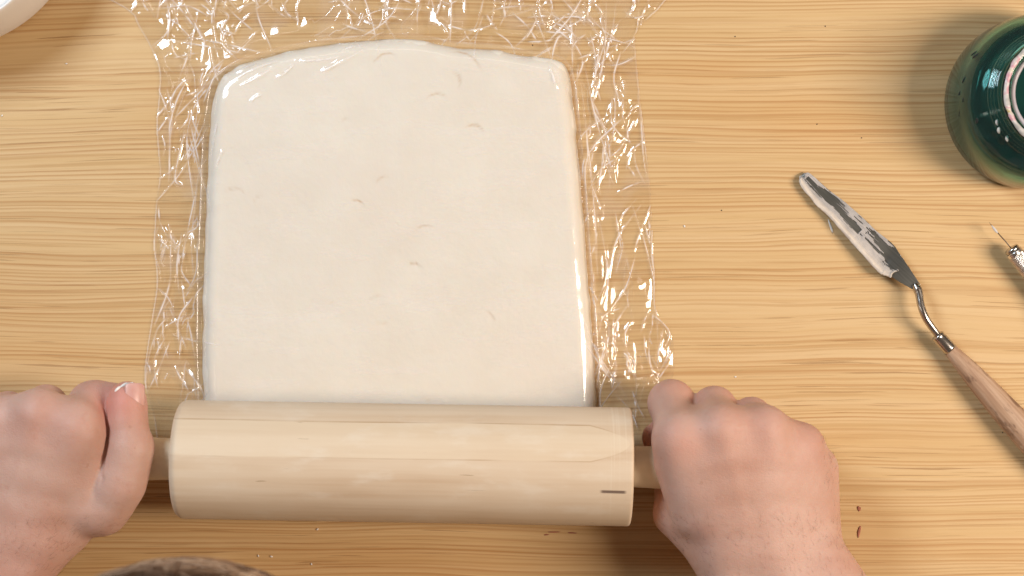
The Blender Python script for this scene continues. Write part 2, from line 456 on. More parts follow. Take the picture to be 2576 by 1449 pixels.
def blur(Z, n):
    for _ in range(n):
        p = np.pad(Z, 1, mode='edge')
        Z = (p[1:-1, 1:-1] * 4 + 2 * (p[:-2, 1:-1] + p[2:, 1:-1] + p[1:-1, :-2] + p[1:-1, 2:])
             + p[:-2, :-2] + p[2:, 2:] + p[:-2, 2:] + p[2:, :-2]) / 16
    return Z
dd = inside_dist(GX, GY, dough_poly[::2])       # + inside the dough
fd = inside_dist(GX, GY, film_poly)             # + inside the film
isoA = tin(1.15, .23, 1, 1, 1); isoB = tin(.5, .045, 1, 1, 2)
verA = tin(.70, .16, 1, 3.2, 3); verB = tin(.36, .03, 1, 2.6, 4)
topy = P(0, 170, 0)[1]
side = np.clip((topy + .8 - GY) / 1.8, 0, 1)                        # 1 along the two sides
warp = fbm(GX * .25, GY * .25, 21, 2)
gB = np.clip((fbm(GX * .45, GY * .45, 31, 3) - .42) * 5, 0, 1)
gA = np.clip((fbm(GX * .22, GY * .22, 41, 3) - .30) * 4, 0.25, 1)
crA = isoA * (1 - .75 * side) + verA * side
crB = isoB * (1 - .6 * side) + verB * side
crumple = blur(crA * gA, 1) + blur(crB * gB, 1)
# traced folds: raised pinches of film
folds = [  # px polyline, half width cm, height cm
    ([(1637, 470), (1642, 560), (1640, 640), (1650, 720), (1646, 775)], .09, .05),
    ([(1604, 230), (1612, 300), (1620, 400), (1630, 460)], .10, .07),
    ([(1520, 60), (1508, 120), (1496, 200), (1482, 260)], .13, .10),
    ([(1548, 230), (1545, 320), (1525, 400), (1510, 460)], .09, .08),
    ([(1548, 530), (1556, 580), (1566, 620), (1548, 690)], .12, .10),
    ([(1620, 455), (1580, 470), (1545, 490)], .07, .05),
    ([(1640, 790), (1670, 815), (1685, 840), (1672, 880)], .12, .10),
    ([(1600, 640), (1575, 720), (1550, 760), (1520, 800)], .08, .06),
    ([(1516, 830), (1522, 880), (1514, 920), (1540, 960)], .14, .12),
    ([(1500, 520), (1520, 620), (1530, 700), (1510, 780)], .08, .06),
    ([(1210, 45), (1260, 20), (1350, 15), (1300, 35), (1215, 50)], .09, .07),
    ([(1105, 50), (1130, 90), (1110, 115)], .10, .09),
    ([(860, 60), (900, 75), (950, 90)], .08, .05),
    ([(545, 20), (575, 40), (560, 70), (600, 90)], .07, .06),
    ([(655, 70), (600, 130), (560, 145)], .06, .04),
    ([(430, 100), (445, 140), (480, 150)], .09, .08),
    ([(470, 300), (455, 370), (440, 450), (465, 470)], .10, .09),
    ([(455, 700), (470, 790), (485, 850), (500, 930)], .07, .05),
    ([(420, 760), (450, 830), (470, 880)], .07, .05),
    ([(440, 920), (455, 950), (478, 985)], .13, .10),
    ([(500, 240), (470, 350), (490, 520)], .07, .05),
    ([(400, 560), (385, 620), (405, 690)], .07, .06),
    ([(395, 830), (375, 890), (365, 960), (372, 1000)], .08, .06),
    ([(500, 450), (485, 600), (492, 720)], .07, .05),
    ([(1470, 300), (1485, 420), (1497, 560), (1503, 700)], .07, .06),
    ([(1460, 200), (1475, 330), (1480, 440)], .07, .06),
]
on_folds = [  # puckers of the film over the slab itself
    ([(590, 208), (640, 178), (715, 152)], .16, 0.088), ([(600, 222), (650, 200), (700, 168)], .10, 0.064), ([(690, 205), (720, 188), (745, 165)], .10, 0.064),
    ([(808, 187), (860, 160), (932, 122)], .17, 0.096), ([(755, 158), (800, 156), (852, 150)], .12, 0.080), ([(860, 130), (890, 120), (925, 116)], .12, 0.080),
    ([(633, 264), (645, 250), (668, 240)], .13, 0.080), ([(548, 420), (556, 400), (566, 378)], .13, 0.080), ([(585, 190), (620, 172), (650, 160)], .10, 0.080),
    ([(1380, 165), (1392, 200), (1400, 230)], .15, 0.080), ([(535, 400), (545, 340), (552, 300)], .08, 0.048)]
frng = np.random.default_rng(19)
dpx = [(a, b) for a, b in dough_px]
n_fold0 = len(folds)
tries = 0
while len(folds) < n_fold0 + 300 and tries < 12000:
    tries += 1
    px_, py_ = frng.uniform(325, 1695), frng.uniform(-40, 1060)
    c_ = P(px_, py_, .1)
    i_, k_ = int((c_[0] - x0) / GH), int((c_[1] - y0) / GH)
    if not (0 <= i_ < len(gx) and 0 <= k_ < len(gy)) or fd[i_, k_] < .15 or dd[i_, k_] > -.12: continue
    if fbm(c_[:1] * .5, c_[1:2] * .5, 31, 3)[0] < frng.uniform(.30, .62): continue
    top_ = py_ < 150
    an = frng.uniform(0, math.pi) if top_ and frng.random() < .75 else math.radians(frng.normal(90 if px_ > 900 else 80, 24))
    ln_ = frng.gamma(2.8, .85) * KPX ** -1
    q1 = np.array([math.cos(an), -math.sin(an)]) * ln_ * .5; bend = np.array([q1[1], -q1[0]]) * frng.normal(0, .22)
    m0 = np.array([px_, py_])
    folds.append(([tuple(m0 - q1), tuple(m0 + bend), tuple(m0 + q1)], *((frng.uniform(.10, .20), frng.uniform(.06, .11)) if frng.random() < .14 else (frng.uniform(.045, .085), frng.uniform(.03, .085)))))
fold_h = np.zeros_like(GX); pucker = np.zeros_like(GX); crest = np.zeros_like(GX)
folds = [(a, b, c_, 0) for a, b, c_ in folds] + [(a, b, c_, 1) for a, b, c_ in on_folds]
for k, (pl_px, hw, hh, where) in enumerate(folds):
    q = smooth_path(np.array([P(a, b, .2)[:2] for a, b in pl_px]), 26)
    lo = q.min(0) - 3 * hw; hi = q.max(0) + 3 * hw
    i0, i1 = np.searchsorted(gx, [lo[0], hi[0]]); k0, k1 = np.searchsorted(gy, [lo[1], hi[1]])
    XX = GX[i0:i1, k0:k1]; YY = GY[i0:i1, k0:k1]
    if XX.size == 0: continue
    best = np.full(XX.shape, 1e9); arc = np.zeros(XX.shape)
    for n_, (a, b) in enumerate(zip(q[:-1], q[1:])):
        dx, dy = b - a; L = dx * dx + dy * dy + 1e-9
        t = np.clip(((XX - a[0]) * dx + (YY - a[1]) * dy) / L, 0, 1)
        r2 = np.hypot(XX - a[0] - t * dx, YY - a[1] - t * dy)
        u = r2 < best; best[u] = r2[u]; arc[u] = (n_ + t[u]) / (len(q) - 1)
    wv = hw * (0.55 + 0.9 * vnoise(arc * 6 + k, arc * 0 + k, 5))
    env = np.clip(np.minimum(arc, 1 - arc) * 5, 0, 1)
    lw_ = (.055 if where else .034) * (.5 + 1.0 * vnoise(arc * 9 + k, arc * 0 + k, 15))
    cr_k = env * np.clip(1.25 - best / lw_, 0, 1) * (.25 + .75 * np.clip((vnoise(arc * 7 + 3 * k, arc * 0 + k, 25) - .25) * 2.2, 0, 1)) * (.8 if where else 1)
    crest[i0:i1, k0:k1] = np.maximum(crest[i0:i1, k0:k1], cr_k)
    tgt_ = pucker if where else fold_h
    tgt_[i0:i1, k0:k1] = np.maximum(tgt_[i0:i1, k0:k1], hh * env * np.clip(1 - best / wv, 0, 1) ** (1.0 if where else .8))
fold_h = blur(fold_h, 1); pucker = blur(pucker, 2)
off = np.clip(-dd, 0, 3)
free = np.clip((off - .05) / .5, 0, 1)                                   # lies free on the table
edge_fade = np.clip(fd / .5, .25, 1)
base = 0.05 + (DT + .02) * np.exp(-(off / .55) ** 1.3)
on = dough_height(GX, GY, np.maximum(dd, 0)) + .035
strips = blur(tin(.20, .02, 1, 5.0, 7), 1)
slack = .045 * fbm(GX * .5, GY * .35, 61, 3) + strips * np.clip(1 - dd / 1.2, 0, 1) + .16 * isoB * np.clip(gB - .5, 0, 1) * np.clip(1 - dd / 3, 0, 1)
# loose puckers of film over the upper edge of the slab
pk = np.exp(-((dd - .8) / .55) ** 2) * np.clip((GY - P(0, 260, 0)[1]) / 1.2, 0, 1) * np.clip((P(960, 0, 0)[0] - GX) / 1.0, 0, 1)
puck = blur(tin(.5, .06, 2.2, 1, 8), 2) * pk
ZF = np.where(dd > 0, np.maximum(on, .05) + np.clip(slack, -.02, .2) * .6 + puck + pucker, 0)
Zo = base + free * edge_fade * (np.abs(crumple) * .8 + .3 * crumple + .03) + fold_h * np.clip(off / .3, 0, 1)
Zo = np.maximum(Zo, 0.03 + .02 * warp)
mixw = np.clip((dd + .25) / .35, 0, 1); mixw = mixw * mixw * (3 - 2 * mixw)
ZF = np.where(dd > .1, ZF, Zo * (1 - mixw) + np.maximum(on, .05) * mixw + 0 * GX)
ZF = np.where(dd > 0, np.maximum(ZF, on - .01), ZF)
# keep under the rolling pin
ax_y = pl[1] + (GX - pl[0]) * pax[1] / pax[0]
dyp = np.abs(GY - ax_y)
pin_bottom = np.where((dyp < PR) & (GX > pl[0] - .2) & (GX < 6.3), PZ - np.sqrt(np.clip(PR ** 2 - dyp ** 2, 0, None)) - .02, 99)
ZF = np.minimum(ZF, np.maximum(pin_bottom, .03))
hand_flat = np.clip((GY - P(0, 1040, 0)[1]) / 1.0, 0.0, 1)
ZF = np.where((dd < 0) & (GY < P(0, 1040, 0)[1]), np.minimum(ZF, .35), ZF)
# mesh of the cells inside the outline
keep = (fd > 0)
idx = -np.ones(GX.shape, int); idx[keep] = np.arange(keep.sum())
c = keep[:-1, :-1] & keep[1:, :-1] & keep[1:, 1:] & keep[:-1, 1:]
F = np.stack([idx[:-1, :-1][c], idx[1:, :-1][c], idx[1:, 1:][c], idx[:-1, 1:][c]], 1)
V = np.stack([GX[keep], GY[keep], ZF[keep]], 1)
def mat_film():
    m = NT("clear_film")
    t = m.n("ShaderNodeBsdfTransparent"); t.inputs[0].default_value = (1.0, 0.995, 0.99, 1)
    g = m.n("ShaderNodeBsdfGlossy"); g.inputs["Roughness"].default_value = 0.10
    g.inputs["Color"].default_value = (1, 1, 1, 1)
    df = m.n("ShaderNodeBsdfTranslucent"); df.inputs[0].default_value = (.95, .90, .88, 1)
    lw = m.n("ShaderNodeLayerWeight"); lw.inputs["Blend"].default_value = 0.5
    f = m.math('POWER', lw.outputs["Facing"], 4.0)
    f = m.math('ADD', 0.060, m.math('MULTIPLY', f, 0.60), clamp=True)
    a = m.n("ShaderNodeMixShader"); a.inputs[0].default_value = 0.045
    m.t.links.new(t.outputs[0], a.inputs[1]); m.t.links.new(df.outputs[0], a.inputs[2])
    b = m.n("ShaderNodeMixShader"); m.t.links.new(f, b.inputs[0])
    m.t.links.new(a.outputs[0], b.inputs[1]); m.t.links.new(g.outputs[0], b.inputs[2])
    wd = m.n("ShaderNodeBsdfDiffuse"); wd.inputs[0].default_value = (.93, .89, .88, 1)        # white painted along the creases so they read as glint lines
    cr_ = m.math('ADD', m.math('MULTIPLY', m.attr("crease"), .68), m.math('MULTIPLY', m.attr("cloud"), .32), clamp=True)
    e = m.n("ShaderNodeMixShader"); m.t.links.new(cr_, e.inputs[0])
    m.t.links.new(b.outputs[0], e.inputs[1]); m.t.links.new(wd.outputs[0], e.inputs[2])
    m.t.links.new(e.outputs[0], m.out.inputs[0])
    return m.m
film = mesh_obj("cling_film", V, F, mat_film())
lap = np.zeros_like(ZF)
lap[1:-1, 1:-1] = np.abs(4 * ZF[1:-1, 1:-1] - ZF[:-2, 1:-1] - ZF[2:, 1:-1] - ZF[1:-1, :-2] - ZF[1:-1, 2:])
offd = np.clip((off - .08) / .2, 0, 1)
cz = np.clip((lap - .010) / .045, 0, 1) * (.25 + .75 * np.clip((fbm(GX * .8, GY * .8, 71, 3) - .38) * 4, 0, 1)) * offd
cz = np.maximum(cz * .6, crest)  # fold crests painted pale in place of glints
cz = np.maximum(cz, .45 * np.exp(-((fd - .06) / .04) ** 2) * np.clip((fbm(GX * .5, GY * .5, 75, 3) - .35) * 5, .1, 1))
haze_ = .20 * np.clip((fbm(GX * .7, GY * .7, 81, 4) - .50) * 4, 0, 1) * offd
yb = P(0, 770, DT)[1]
haze_ = np.maximum(haze_, (dd > .5) * .55 * np.exp(-((GY - yb - .06 * (GX + 5)) / .55) ** 2) * np.clip((fbm(GX * .6, GY * 2.6, 91, 4) - .44) * 5, 0, 1))
haze_ = np.maximum(haze_, (dd > .5) * .40 * np.clip((fbm(GX * .5, GY * 1.8, 93, 4) - .60) * 6, 0, 1))
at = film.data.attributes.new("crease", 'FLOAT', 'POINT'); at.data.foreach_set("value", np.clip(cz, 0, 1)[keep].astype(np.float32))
at = film.data.attributes.new("cloud", 'FLOAT', 'POINT'); at.data.foreach_set("value", np.clip(haze_, 0, 1)[keep].astype(np.float32))
tag(film, "crumpled clear cling film spread over the dough with glinting loose margins", "cling film")

# ------------------------------------------------------------------ distance-field modelling for hands and body
class SDF:
    def __init__(s, lo, hi, h):
        s.lo = np.array(lo, float); s.h = h
        s.n = np.ceil((np.array(hi) - s.lo) / h).astype(int) + 1
        s.ax = [s.lo[i] + h * np.arange(s.n[i]) for i in range(3)]
        s.F = np.full(s.n, 5.0, np.float32)
    def block(s, a, b, m):
        lo = np.minimum(a, b) - m; hi = np.maximum(a, b) + m
        i0 = np.clip(np.floor((lo - s.lo) / s.h).astype(int), 0, s.n); i1 = np.clip(np.ceil((hi - s.lo) / s.h).astype(int) + 1, 0, s.n)
        if (i1 <= i0).any(): return None, None
        sl = tuple(slice(p, q) for p, q in zip(i0, i1))
        g = np.meshgrid(*[s.ax[i][sl[i]] for i in range(3)], indexing='ij')
        return sl, np.stack(g, -1)
    @staticmethod
    def cone(p, a, b, r1, r2):
        """tapered capsule"""
        ba = b - a; L = float(ba @ ba) + 1e-9
        t = np.clip(((p - a) @ ba) / L, 0, 1)
        return np.linalg.norm(p - a - t[..., None] * ba, axis=-1) - (r1 + (r2 - r1) * t)
    def add(s, a, b, r1, r2=None, k=.4):
        a = np.asarray(a, float); b = np.asarray(b, float); r2 = r1 if r2 is None else r2
        sl, p = s.block(a, b, max(r1, r2) + k + 1.2)
        if sl is None: return
        d = s.cone(p, a, b, r1, r2); F = s.F[sl]
        hh = np.clip(k - np.abs(F - d), 0, None) / k
        s.F[sl] = np.minimum(F, d) - hh * hh * k * .25
    def carve(s, pts, r, k=.12):
        pts = [np.asarray(q, float) for q in pts]
        for a, b in zip(pts[:-1], pts[1:]):
            sl, p = s.block(a, b, r + k + .3)
            if sl is None: continue
            d = -s.cone(p, a, b, r, r); F = s.F[sl]
            hh = np.clip(k - np.abs(F - d), 0, None) / k
            s.F[sl] = np.maximum(F, d) + hh * hh * k * .25
    def ellip(s, c, rad, k=.4, rot=None):
        c = np.asarray(c, float); rad = np.asarray(rad, float)
        sl, p = s.block(c, c, rad.max() + k + 1)
        if sl is None: return
        q = p - c
        if rot is not None: q = q @ rot
        k0 = np.linalg.norm(q / rad, axis=-1); k1 = np.linalg.norm(q / rad ** 2, axis=-1) + 1e-9
        d = k0 * (k0 - 1) / k1; F = s.F[sl]
        hh = np.clip(k - np.abs(F - d), 0, None) / k
        s.F[sl] = np.minimum(F, d) - hh * hh * k * .25
    def mesh(s):
        F = s.F; ins = F < 0
        n = F.shape
        cs = np.zeros(tuple(q - 1 for q in n), np.int32)
        for i in (0, 1):
            for j in (0, 1):
                for k in (0, 1):
                    cs += ins[i:n[0] - 1 + i, j:n[1] - 1 + j, k:n[2] - 1 + k]
        act = (cs > 0) & (cs < 8); I = np.argwhere(act)
        vid = -np.ones(act.shape, np.int64); vid[act] = np.arange(len(I))
        acc = np.zeros((len(I), 3)); cnt = np.zeros(len(I))
        corners = [(i, j, k) for i in (0, 1) for j in (0, 1) for k in (0, 1)]
        for a in corners:
            for axn in range(3):
                if a[axn]: continue
                b = list(a); b[axn] = 1
                fa = F[tuple((I + a).T)]; fb = F[tuple((I + b).T)]
                x = (fa < 0) != (fb < 0)
                t = np.where(x, fa / (fa - fb + 1e-12), 0)
                pp = np.array(a)[None] + np.zeros((len(I), 3)); pp[:, axn] += t
                acc[x] += pp[x]; cnt[x] += 1
        V = s.lo + (I + acc / cnt[:, None]) * s.h
        faces = []
        for axn in range(3):
            o1, o2 = [(1, 2), (2, 0), (0, 1)][axn]
            sl_a = [slice(1, -1)] * 3; sl_b = [slice(1, -1)] * 3
            sl_a[axn] = slice(0, -1); sl_b[axn] = slice(1, None)
            A = ins[tuple(sl_a)]; B = ins[tuple(sl_b)]
            E = np.argwhere(A != B)
            if not len(E): continue
            flip = B[tuple(E.T)]
            off = np.ones(3, int); off[axn] = 0; E = E + off
            e1 = np.zeros(3, int); e1[o1] = 1; e2 = np.zeros(3, int); e2[o2] = 1
            q = np.stack([vid[tuple((E - e1 - e2).T)], vid[tuple((E - e2).T)], vid[tuple(E.T)], vid[tuple((E - e1).T)]], 1)
            q[flip] = q[flip][:, ::-1]
            faces.append(q)
        return V, np.concatenate(faces)

def taubin(V, F, it=6):
    e = np.concatenate([F[:, [0, 1]], F[:, [1, 2]], F[:, [2, 3]], F[:, [3, 0]]]); e = np.concatenate([e, e[:, ::-1]])
    deg = np.bincount(e[:, 0], minlength=len(V))[:, None]
    for i in range(it):
        for lam in (.5, -.52):
            S = np.stack([np.bincount(e[:, 0], V[e[:, 1], k], minlength=len(V)) for k in range(3)], 1) / np.maximum(deg, 1)
            V = V + lam * (S - V)
    return V

class Joints(dict):
    def __getattr__(s, k): return s[k]

def build_hand(J, radii, extra, tend, veins, creases, lo, hi, h=.085):
    S = SDF(lo, hi, h)
    extra(S)
    for f in 'IMRP':
        r = radii[f]
        S.add(J[f + 'c'], J[f + 'm'], r[0] * 1.12, r[0], .85)             # metacarpal
    for f, g in ('IM', 'MR', 'RP'):                                       # flesh between the bones of the hand
        S.add(.5 * (J[f + 'm'] + J[g + 'm']) * .75 + .25 * .5 * (J[f + 'c'] + J[g + 'c']), .5 * (J[f + 'c'] + J[g + 'c']), .52 * (radii[f][0] + radii[g][0]), .57 * (radii[f][0] + radii[g][0]), .8)
    for f, g in ('IM', 'MR', 'RP'):                                       # webs between the finger roots
        rr = .5 * (radii[f][0] + radii[g][0])
        for t, q in ((-.75, 1.06), (-.45, 1.06), (-.2, 1.04), (.0, 1.0), (.28, .86), (.5, .64)):
            a = J[f + 'm'] * (1 - t) + (J[f + 'p'] if t > 0 else 2 * J[f + 'm'] - J[f + 'c']) * t if t > 0 else J[f + 'm'] * (1 + t) - J[f + 'c'] * t
            b = J[g + 'm'] * (1 - t) + J[g + 'p'] * t if t > 0 else J[g + 'm'] * (1 + t) - J[g + 'c'] * t
            S.add(a, b, rr * q * .93, rr * q * .93, .6)
    for f in 'IMRP':
        r = radii[f]
        T = SDF.__new__(SDF); T.lo, T.h, T.n, T.ax = S.lo, S.h, S.n, S.ax; T.F = np.full(S.n, 5.0, np.float32)
        T.add(J[f + 'm'], J[f + 'p'], r[0] * .97, r[1] * .93, .2)
        T.add(J[f + 'p'], J[f + 'p'], r[1], r[1], .25)
        T.add(J[f + 'p'], J[f + 'd'], r[1] * .9, r[2], .2)
        T.add(J[f + 'd'], J[f + 't'], r[2], r[3], .2)
        # fingers stay apart from each other, but grow out of the palm
        k = .28; hh = np.clip(k - np.abs(S.F - T.F), 0, None) / k
        S.F = np.minimum(S.F, T.F) - hh * hh * k * .25
    for f in 'I':                                                         # the one knuckle that shows
        S.ellip(J[f + 'm'] + np.array([0, .0, radii[f][0] * .24]), np.array([.75, .85, .70]) * radii[f][0], 1.0)
    for pts, r in tend: 
        for a, b in zip(pts[:-1], pts[1:]): S.add(a, b, r, r, .45)
    for pts, r in veins:
        q = smooth_path(pts, 12)
        for a, b in zip(q[:-1], q[1:]): S.add(a, b, r, r, .3)
    for pts, r in creases: S.carve(smooth_path(pts, 14), r, .10)
    V, F = S.mesh()
    return taubin(V, F, 3), F, S

def up(a, dz): return a + np.array([0, 0, dz])

# ---- right hand (over the right handle)
R = Joints()
R.update(Im=P(1706, 1104, 6.2), Mm=P(1812, 1082, 6.6), Rm=P(1922, 1082, 6.3), Pm=P(2016, 1122, 5.3),
         Ip=P(1689, 1014, 3.5), Mp=P(1797, 1028, 3.7), Rp=P(1890, 1052, 3.8), Pp=P(1988, 1106, 3.4),
         Id=P(1690, 1080, 1.85), Md=P(1800, 1085, 1.8), Rd=P(1890, 1095, 1.8), Pd=P(1985, 1135, 1.7),
         It=P(1690, 1160, 1.95), Mt=P(1800, 1165, 1.9), Rt=P(1888, 1165, 1.9), Pt=P(1975, 1185, 1.8),
         Ic=P(1822, 1365, 5.5), Mc=P(1885, 1370, 5.7), Rc=P(1950, 1370, 5.6), Pc=P(2010, 1365, 5.2))
RR = dict(I=(1.14, 1.22, .92, .78), M=(1.14, 1.16, .92, .78), R=(1.10, 1.08, .88, .74), P=(1.04, .98, .78, .66))
def r_extra(S):
    S.add(P(1828, 1395, 5.0), P(1975, 1710, 5.4), 1.72, 2.3, .8)
    S.add(P(2042, 1400, 5.0), P(2215, 1700, 5.2), 1.75, 2.3, .8)
    S.add(P(1940, 1400, 5.2), P(2090, 1700, 5.6), 1.9, 2.5, .8)
    S.add(P(1900, 1190, 5.6), P(1930, 1400, 5.2), 1.5, 1.7, .8)           # body of the palm
    S.add(P(2046, 1180, 4.6), P(2040, 1310, 4.6), 1.28, 1.5, .7)          # heel, little finger side
    S.add(P(1702, 1165, 5.8), P(1745, 1290, 5.2), 1.12, 1.25, .6)         # web muscle
    S.add(P(1810, 1390, 4.6), P(1704, 1292, 3.9), 1.45, 1.22, .6)         # thumb metacarpal
    S.add(P(1704, 1292, 3.9), P(1690, 1195, 2.4), 1.15, .95, .3)
    S.add(P(1690, 1195, 2.4), P(1652, 1100, 2.0), .95, .78, .25)
tend = []
for f, dz in (('I', .98), ('M', 1.02), ('R', .98), ('P', .9)):
    tend.append(([up(R[f + 'm'], dz - .18), up(.5 * R[f + 'm'] + .5 * R[f + 'c'], dz - .12), up(R[f + 'c'], dz - .05)], .20))
veins = [([P(1985, 1140, 6.35), P(1965, 1200, 6.75), P(1985, 1280, 6.7), P(1960, 1370, 6.8)], .10)]
cre = [([P(1742, 1070, 6.0), P(1752, 1046, 5.2), P(1755, 1020, 4.2)], .10)]
Vr, Fr, _ = build_hand(R, RR, r_extra, tend, veins, cre, [3.5, -19.0, .4], [22, -2.5, 9.2])

# ---- left hand (over the left handle, thumb laid along its side)
L = Joints()
L.update(Im=P(192, 1078, 6.75), Mm=P(98, 1044, 6.9), Rm=P(0, 1058, 6.5), Pm=P(-100, 1092, 5.5),
         Ip=P(238, 1012, 4.7), Mp=P(116, 1022, 4.0), Rp=P(20, 1036, 3.9), Pp=P(-72, 1072, 3.5),
         Id=P(258, 1078, 2.3), Md=P(120, 1082, 1.9), Rd=P(20, 1090, 1.9), Pd=P(-70, 1110, 1.8),
         It=P(262, 1150, 2.0), Mt=P(120, 1152, 1.9), Rt=P(20, 1150, 1.9), Pt=P(-70, 1160, 1.8),
         Ic=P(92, 1330, 5.8), Mc=P(30, 1335, 5.9), Rc=P(-35, 1335, 5.7), Pc=P(-95, 1335, 5.2))
LR = dict(I=(1.18, 1.10, .9, .78), M=(1.18, 1.10, .9, .78), R=(1.12, 1.04, .86, .74), P=(1.04, .96, .78, .66))
def l_extra(S):
    S.add(P(88, 1350, 5.2), P(-180, 1690, 5.6), 1.85, 2.4, .9)
    S.add(P(-90, 1350, 5.0), P(-340, 1640, 5.4), 1.72, 2.3, .8)
    S.add(P(0, 1360, 5.3), P(-245, 1665, 5.7), 1.9, 2.4, .8)
    S.add(P(222, 1014, 4.5), P(280, 1010, 4.7), 1.04, .98, .5)            # first finger under the thumb tip
    S.add(P(150, 1318, 4.8), P(-60, 1470, 5.0), 1.60, 2.1, .9)
    S.add(P(30, 1170, 5.8), P(0, 1360, 5.4), 1.55, 1.75, .8)
    S.add(P(-105, 1180, 4.8), P(-100, 1310, 4.7), 1.3, 1.5, .7)
    S.add(P(214, 1125, 6.3), P(205, 1265, 5.6), 1.16, 1.25, .5)           # web muscle
    S.add(P(165, 1318, 4.9), P(262, 1255, 5.5), 1.32, 1.0, .6)          # thumb metacarpal
ltend = []
for f, dz in (('I', 1.0), ('M', 1.04), ('R', .98), ('P', .9)):
    ltend.append(([up(L[f + 'm'], dz - .18), up(.5 * L[f + 'm'] + .5 * L[f + 'c'], dz - .12), up(L[f + 'c'], dz - .05)], .20))
lveins = [([P(130, 1120, 7.5), P(110, 1190, 7.3), P(125, 1260, 7.0), P(90, 1350, 6.8)], .09)]
def build_left():
    S = None
    V, F, S = build_hand(L, LR, l_extra, ltend, lveins,
                         [([P(202, 992, 5.5), P(222, 982, 5.1), P(240, 978, 4.6)], .07)], [-36, -19, .4], [-16.2, -2.5, 9.2])
    # thumb laid against the hand: joined at its root only, a crease runs between the two
    T = SDF.__new__(SDF); T.lo, T.h, T.n, T.ax = S.lo, S.h, S.n, S.ax; T.F = np.full(S.n, 5.0, np.float32)
    m_, i_, t_ = P(306, 1212, 5.9), P(327, 1124, 6.0), P(319, 1012, 5.7)
    T.add(P(258, 1292, 5.25), m_, 1.14, .98, .9); T.add(m_, i_, 1.02, 1.06, .9); T.add(.5 * (m_ + i_), .5 * (m_ + i_), 1.09, 1.09, .6)
    T.add(P(272, 1262, 5.5), P(290, 1225, 5.8), 1.15, 1.08, .8)
    T.add(i_, i_, 1.07, 1.07, .6); T.add(i_, t_, 1.0, .92, .3); T.add(t_, P(321, 1003, 5.65), .9, .86, .3)
    T.add(P(318, 1060, 5.85), P(318, 1030, 5.75), .98, .97, .3)
    root = 1 - np.clip((T.ax[1][None, :, None] - P(0, 1280, 5)[1]) / 1.0, 0, 1)      # blend only low on the thumb
    k = .07 + .5 * root
    hh = np.clip(k - np.abs(S.F - T.F), 0, None) / k
    S.F = np.minimum(S.F, T.F) - hh * hh * k * .25
    # the tight crease where the thumb is pressed against the hand: follow the surface and cut in
    line = smooth_path(np.array([P(a, b, 6.3) for a, b in ((277, 1030), (274, 1070), (275, 1110), (278, 1150), (277, 1190), (273, 1222))]), 40)
    cut = []
    for q in line:
        i, j = [int(round((q[n] - S.lo[n]) / S.h)) for n in (0, 1)]
        best = None
        for di in range(-4, 5):                                           # lowest column nearby is the bottom of the valley
            col = np.where(S.F[i + di, j] < 0)[0]
            if len(col):
                zt = S.ax[2][col[-1]] + .03 * abs(di)
                if best is None or zt < best[1]: best = (i + di, zt)
        if best: cut.append((S.ax[0][best[0]], q[1], best[1]))
    cut = np.array(cut); cut[1:-1] = (cut[:-2] + cut[1:-1] + cut[2:]) / 3
    for a_, b_, r_, dz in zip(cut[:-1], cut[1:], np.interp(np.linspace(0, 1, len(cut) - 1), [0, .2, .7, 1], [.05, .11, .10, .03]), np.interp(np.linspace(0, 1, len(cut) - 1), [0, .7, 1], [-.02, -.05, .05])):
        S.carve([a_ + np.array([0, 0, dz]), b_ + np.array([0, 0, dz])], r_, .08)
    V, F = S.mesh(); return taubin(V, F, 3), F
Vl, Fl = build_left()

# ---- head, neck (out of frame but for the fringe of hair) and clothed torso
HC = np.array([-12.3, -20.0, 29.0])                  # head centre, cm: bent over the table
fwd = np.array([0.02, .80, -.60]); fwd /= np.linalg.norm(fwd)            # face direction
sidev = np.array([1.0, 0, 0]); sidev -= fwd * (sidev @ fwd); sidev /= np.linalg.norm(sidev)
upv = np.cross(sidev, fwd)
RM = np.stack([sidev, fwd, upv], 1)
def hd(a, b, c): return HC + RM @ np.array([a, b, c])
B = SDF([-24, -60, 8], [4, -4, 48], .4)
B.ellip(HC + RM @ np.array([0, -1.0, 1.5]), [7.3, 9.0, 8.2], 1.0, RM)
B.ellip(hd(0, 2.0, -4.5), [5.8, 6.0, 6.5], 2.0, RM)
B.add(hd(0, 4.5, -9.0), hd(0, 3.5, -9.0), 2.6, 2.8, 2.0)
B.add(hd(0, 8.0, -1.0), hd(0, 9.3, -4.0), .7, 1.1, .8)                  # nose
for q in (-1, 1):
    B.ellip(hd(q * 7.2, -1.5, -2.5), [.9, 1.8, 3.0], .5, RM)             # ears
    B.ellip(hd(q * 3.0, 6.6, -1.6), [1.3, .9, .8], .3, RM)               # eyelids
    B.add(hd(q * 1.2, 7.9, 0.3), hd(q * 4.6, 6.9, 0.4), .5, .45, .6)    # brows
B.add(hd(-1.8, 7.3, -6.6), hd(1.8, 7.3, -6.6), .55, .55, .4)            # lips
B.add(hd(0, -4, -8), np.array([-9, -38, 22.0]), 5.4, 6.2, 2.5)            # neck
Vb, Fb = B.mesh(); Vb = taubin(Vb, Fb, 2)
n1, n2 = len(Vr), len(Vl)
Vall = np.concatenate([Vr, Vl, Vb]); Fall = np.concatenate([Fr, Fl + n1, Fb + n1 + n2])

